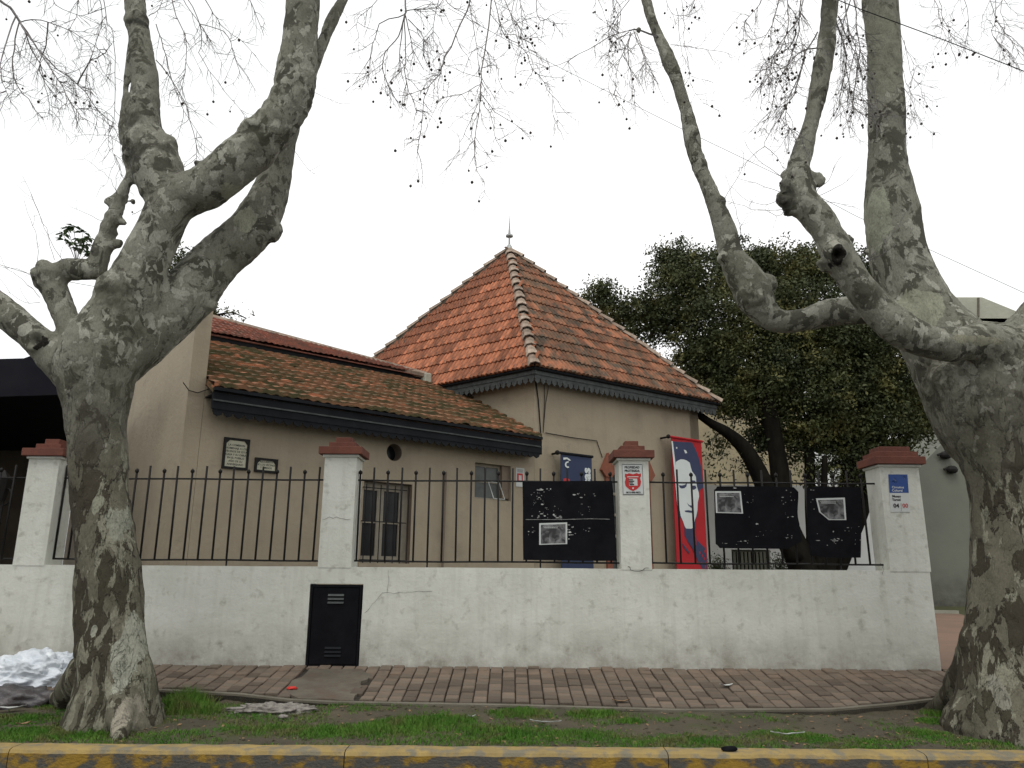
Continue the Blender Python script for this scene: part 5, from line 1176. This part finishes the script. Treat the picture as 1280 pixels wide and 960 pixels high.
for p in ([(1068, -30), (1068, 0), (1072, 45), (1078, 70), (1083, 100), (1084, 130)], [(1050, -30), (1045, 20), (1055, 60), (1060, 100), (1065, 130), (1070, 150)], [(1055, -20), (1060, 30), (1068, 60), (1062, 100), (1068, 140)], [(1046, 30), (1058, 70), (1052, 110), (1045, 140)], [(1075, 60), (1070, 100), (1065, 140), (1062, 160)], [(1048, 20), (1060, 50), (1075, 80), (1080, 130)], [(1072, -30), (1060, 10), (1052, 40), (1050, 90)]):
    pstem(twR, p, 7.7, .008, .0025, 2, 8.5, .8, .14, feed=gA if p[0][1] < -10 else None)
for p in ([(1125, 40), (1135, 65), (1143, 80), (1155, 88)], [(1127, 60), (1130, 95), (1138, 115), (1145, 140)], [(1130, 110), (1142, 130), (1140, 150)], [(1130, 50), (1138, 90), (1150, 110), (1156, 118)]):
    pstem(twR, p, 8.2, .004, .002, 2, 7, .6, .16)
for p in ([(1230, -30), (1240, 10), (1252, 35), (1268, 55), (1278, 75), (1300, 90)], [(1180, -30), (1175, 0), (1180, 25), (1190, 50)], [(1200, -30), (1205, 0), (1212, 30), (1205, 55)], [(1240, -30), (1245, 20), (1240, 45), (1262, 65), (1265, 85)], [(1160, -20), (1172, 10), (1178, 35), (1175, 50)], [(1260, -20), (1250, 15), (1265, 40)]):
    pstem(twR, p, 7.9, .0055, .002, 2, 6, .6, .12, feed=gA)
for p in ([(978, 222), (955, 205), (938, 190), (930, 175)], [(975, 240), (945, 230), (920, 220)], [(974, 250), (955, 256), (935, 250), (912, 232)], [(978, 262), (950, 262), (920, 255), (895, 247)], [(1020, 240), (1035, 225), (1045, 205), (1052, 195)], [(1022, 245), (1045, 235), (1065, 220)], [(1024, 250), (1050, 255), (1075, 262)], [(928, 300), (922, 270), (915, 245), (908, 222)], [(930, 300), (925, 285), (935, 270)], [(1080, 325), (1110, 300), (1140, 255)], [(1080, 330), (1112, 312), (1122, 295)], [(905, 250), (925, 215), (930, 190)], [(985, 262), (970, 270), (955, 262), (930, 268)]):
    pstem(twR, p, 7.3 if p[0][0] > 960 else 8.1, .0038, .0018, 1, 2.5, -.2, 0, dY=-.2)
tag(twR.t.build('twigs', 'twig', rt), kind='stuff'); tag(twR.b.build('seed_balls', 'ball', rt), kind='stuff')

# leafy plant rooted on the left knob
ep = empty('epiphyte_plant', 'small leafy green plant growing on the knob of the left plane tree', 'plant')
st = MB(); lf = MB()
base_ = PY(96, 330, 7.85)
for (u, v) in ((84, 285), (92, 283), (104, 290), (112, 297), (80, 300), (90, 303), (108, 306), (98, 310), (115, 315), (78, 292), (100, 298)):
    e_ = PY(u, v, 7.8 + SEED.uniform(-.15, .15)); st.tube([base_, base_.lerp(e_, .5) + Z * .03, e_], .003, 4)
    for k in range(12):
        a = SEED.uniform(0, 6.28); d = Vector((cos(a), sin(a), SEED.uniform(-.5, .15))).normalized(); l = SEED.uniform(.06, .11); sd = d.cross(Z).normalized() * l * .26
        lf.add([e_, e_ + d * l * .5 + sd, e_ + d * l - Z * l * .25, e_ + d * l * .5 - sd], [(0, 1, 2, 3)])
st.build('stems', 'twig', ep); tag(lf.build('leaves', 'leaf2', ep), kind='stuff')

# ================================================================== OVERHEAD WIRES
def wire(label, pts, r):
    P = [PY(u, v, Y) for u, v, Y in pts]; Q = []
    for a, b in zip(P, P[1:]): Q += [a.lerp(b, t) for t in (0, .25, .5, .75)]
    Q.append(P[-1]); tag(MB().tube(Q, r, 4).build('overhead_wire', 'black'), label, 'wire', 'wires over the street')
wire('long thin wire falling from top centre behind both plane tree limbs to the right', [(560, 10, 11), (657, 63, 11), (850, 160, 11), (975, 220, 11), (1070, 270, 11), (1280, 366, 11), (1500, 470, 11)], .005)
wire('dark wire crossing the top of the thick right limb', [(900, -60, 7.2), (1077, 12, 7.2), (1180, 50, 7.2), (1290, 93, 7.2), (1450, 140, 7.2)], .006)
wire('thin wire at the left edge beside the knobbed limb', [(-150, 290, 11), (0, 331, 11), (45, 345, 11), (140, 362, 11)], .004)

# ================================================================== GRASS
def in_view(x, y): return abs(x) < y * .70
tr_pts = []
clumps = [(*gpt(u, v, .16).xy, r, hh) for u, v, r, hh in ((232, 886, .22, .22), (212, 893, .18, .18), (250, 893, .16, .13), (262, 882, .16, .13), (225, 890, .2, .2), (175, 905, .12, .09), (330, 912, .35, .06), (410, 915, .30, .06), (470, 915, .35, .08), (512, 908, .3, .085), (530, 888, .16, .07), (560, 905, .25, .07), (600, 915, .4, .055), (640, 918, .4, .05), (650, 900, .25, .07), (740, 920, .35, .05), (730, 901, .13, .08), (757, 900, .10, .06), (790, 907, .10, .06), (732, 887, .10, .07), (840, 925, .35, .04), (900, 928, .3, .03), (980, 920, .3, .045), (1010, 922, .22, .045), (1130, 888, .22, .05), (1115, 885, .14, .06), (1185, 897, .22, .09), (1215, 898, .15, .09), (1165, 905, .14, .05), (1060, 932, .3, .03), (30, 900, .35, .05), (60, 915, .35, .05), (20, 917, .4, .05), (120, 915, .22, .07), (100, 905, .15, .06), (430, 880, .18, .045), (560, 880, .2, .03), (660, 878, .12, .05), (1230, 925, .25, .03), (1090, 925, .25, .03), (1160, 918, .2, .04))]
gv = []; gf = []
def blade(x, y, h_, lean):
    a = random.uniform(0, 6.283); z = soil_z(x, y) - .004; w_ = random.uniform(.0024, .0048); dx, dy = cos(a), sin(a); b_ = random.uniform(0, 6.283); lx, ly = cos(b_) * lean * h_, sin(b_) * lean * h_
    n = len(gv); gv.extend(((x - dx * w_, y - dy * w_, z), (x + dx * w_, y + dy * w_, z), (x + lx * .45 + dx * w_ * .7, y + ly * .45 + dy * w_ * .7, z + h_ * .6), (x + lx * .45 - dx * w_ * .7, y + ly * .45 - dy * w_ * .7, z + h_ * .6), (x + lx, y + ly, z + h_ * .95)))
    gf.extend(((n, n + 1, n + 2, n + 3), (n + 3, n + 2, n + 4)))
for (cx, cy, r, hh) in clumps:
    for _ in range(int(r * 5200)):
        a = random.random() * 6.283; q = r * random.random() ** .6; x, y = cx + cos(a) * q * 1.25 + random.gauss(0, .03), cy + sin(a) * q * .8 + random.gauss(0, .02)
        if KB + .01 < y < edge_y(x) - .01: blade(x, y, hh * random.uniform(.35, 1.05) * (1.15 - q / r * .6), random.uniform(.1, .8))
cnt = 0
while cnt < 26000:
    x = random.uniform(-5.6, 5.6); y = random.uniform(KB, 8.95)
    if y > edge_y(x) - .01: continue
    dens = noise.noise(Vector((x * 1.5, y * 2.4, 0))) * .8 + .48 * noise.noise(Vector((x * 5, y * 7, 4)))
    if x > 1.2: dens -= .22 * (1 if y > 7.5 else .3)
    if x < .2: dens += .12
    if y > 7.9: dens -= .10
    if y < 7.4: dens += .15
    if dens + random.uniform(-.15, .15) > .06: blade(x, y, random.uniform(.012, .042), random.uniform(.2, 1.1)); cnt += 1
me = bpy.data.meshes.new('grass'); me.from_pydata(gv, [], gf); me.materials.append(M['grass']); tag(link('grass', me), 'patchy bright green grass growing on the soil strip behind the yellow kerb', 'grass', kind='stuff')

# ================================================================== RUBBISH
def lump(name, c, r, m, parent=None, amp=.2, f=3, seed=0, n=3, crinkle=0):
    b = bmesh.new(); bmesh.ops.create_icosphere(b, subdivisions=n, radius=1)
    for v in b.verts:
        p = v.co.copy(); q = p * f + Vector((seed, seed, 0)); k = 1 + amp * noise.noise(q) + amp * .5 * noise.noise(q * 2.3)
        if crinkle: k += crinkle * (-abs(noise.noise(Vector((q.x * 1.4, q.y * 1.4, q.z * 3)))) * 1.1 - .5 * abs(noise.noise(q * 4)) - .25 * abs(noise.noise(q * 9)) + .4)
        v.co = Vector((p.x * r[0], p.y * r[1], p.z * r[2])) * k
        if v.co.z < -r[2] * .35: v.co.z = -r[2] * .35
        v.co += Vector(c)
    me = bpy.data.meshes.new(name); b.to_mesh(me); b.free(); me.materials.append(M[m])
    for p in me.polygons: p.use_smooth = True
    return link(name, me, parent)
bag = empty('rubbish_bag', 'large crumpled white plastic bag of rubbish left of the left plane tree', 'rubbish bag')
g = gpt(28, 872, .2); lump('bag_body', (g.x, g.y + .1, g.z + .17), (.56, .38, .30), 'bag', bag, .25, 2.2, 3, 6, .17)
g = gpt(72, 845, .4); lump('bag_body', (g.x + .02, g.y + .05, .42), (.30, .26, .22), 'bag', bag, .25, 2.2, 8, 6, .17)
g = gpt(20, 885, .16); lump('dark_bag', (g.x, g.y, .22), (.42, .22, .16), 'bagdark', bag, .3, 2.4, 5, 4, .08)
rb = gpt(345, 893, .17)
rub = empty('rubble_heap', 'low heap of pale crumbled mortar lying in the grass', 'rubble')
rs_ = MB()
lump('heap', (rb.x, rb.y + .03, .18), (.44, .17, .085), 'rubble', rub, .45, 3.5, 2, 5, .07)
for i in range(5):
    a = gpt(random.uniform(288, 405), random.uniform(884, 902), .18); lump('lump', a + Z * .02, (random.uniform(.025, .07), random.uniform(.02, .05), random.uniform(.015, .035)), 'rubble', rub, .4, 3, i, 2)
tag(lump('red_wrapper', edge_pt(365, 862) + Z * .012, (.055, .03, .02), 'litter_red', None, .5, 3, 1, 3, .2), 'crumpled bright red wrapper on the brick walk by the cement patch', 'litter')
def leaf_scrap(name, c, l, w_, m, label, cat, a=0, th=.004):
    t = MB(); c = Vector(c); d = Vector((cos(a), sin(a), 0)); sd = Vector((-sin(a), cos(a), 0)); pts = []
    k = 9; top = []
    for i in range(k):
        f = i / (k - 1); ww = w_ * sin(pi * (f * .9 + .05)) * random.uniform(.7, 1.2); z = th + .018 * (2 * f - 1) ** 2 + random.uniform(0, .006); top += [c + d * (f - .5) * l + sd * ww + Z * (z + .008), c + d * (f - .5) * l + Z * z, c + d * (f - .5) * l - sd * ww + Z * (z + .01)]
    fs = []
    for i in range(k - 1):
        fs += [(3 * i, 3 * i + 1, 3 * i + 4, 3 * i + 3), (3 * i + 1, 3 * i + 2, 3 * i + 5, 3 * i + 4)]
    t.add(top, fs); tag(t.build(name, m), label, cat)
leaf_scrap('dry_leaf', edge_pt(776, 878), .19, .035, 'dryleaf', 'curled brown leaf on the front edge of the brick walk', 'leaf')
leaf_scrap('paper_scrap', edge_pt(908, 858), .17, .04, 'paper', 'torn pale paper scrap on the brick walk nearer the wall', 'litter', .3)
leaf_scrap('plastic_strip', gpt(682, 907, .18) + Z * .02, .30, .014, 'signw', 'thin white plastic strip lying in the grass', 'litter', -.1)
leaf_scrap('plastic_scrap', gpt(590, 900, .18) + Z * .02, .08, .02, 'paper', 'small grey white scrap in the grass clumps', 'litter', .4)
leaf_scrap('plastic_scrap', gpt(985, 922, .18) + Z * .02, .30, .014, 'signw', 'long pale strip in the bare soil near the right plane tree', 'litter', -.05)
leaf_scrap('flat_stone_scrap', gpt(12, 890, .18) + Z * .03, .28, .05, 'paper', 'pale flat scrap of card below the rubbish bag', 'litter', .3)
leaf_scrap('dry_leaf', gpt(28, 911, .18) + Z * .03, .12, .035, 'dryleaf', 'brown dry leaf in the grass near the left edge', 'leaf', .8)
leaf_scrap('dry_leaf', gpt(1148, 880, .22) + Z * .03, .13, .04, 'paper', 'pale curled leaf beside the right tree roots', 'leaf', .3)
tag(lump('stone_chip', gpt(912, 937, .165), (.075, .03, .028), 'board', None, .5, 3, 4, 2), 'small black stone lying on the yellow kerb', 'stone')
cl_ = MB()
for _ in range(900):
    x = random.uniform(-4.8, 5.0); y = random.uniform(7.12, 8.8)
    if y > edge_y(x) - .03: continue
    r_ = random.choice((.006, .009, .013, .02)); cl_.ball((x, y, soil_z(x, y) + r_ * .1), r_, 5, 4, (random.uniform(.7, 1.5), random.uniform(.7, 1.3), .7))
tag(cl_.build('soil_clods', 'soil'), 'small soil clods and grit scattered on the trodden strip', 'soil', kind='stuff')
lt_ = MB()
for _ in range(1100):
    x = random.uniform(-4.6, 4.8); y = random.uniform(7.15, 8.7)
    if y > edge_y(x) - .03: continue
    c = Vector((x, y, soil_z(x, y) + .006)); a = random.random() * 6.28; l = random.choice((.006, .009, .014, .026)); w_ = l * random.uniform(.3, .8); d = Vector((cos(a), sin(a), random.uniform(-.3, .3))); sd = Vector((-sin(a), cos(a), random.uniform(-.2, .2)))
    lt_.add([c - d * l, c + sd * w_, c + d * l, c - sd * w_ + Z * .004], [(0, 1, 2, 3)])
tag(lt_.build('leaf_litter', 'dryleaf'), 'scattered dry leaf crumbs over the soil strip', 'leaf litter', kind='stuff')
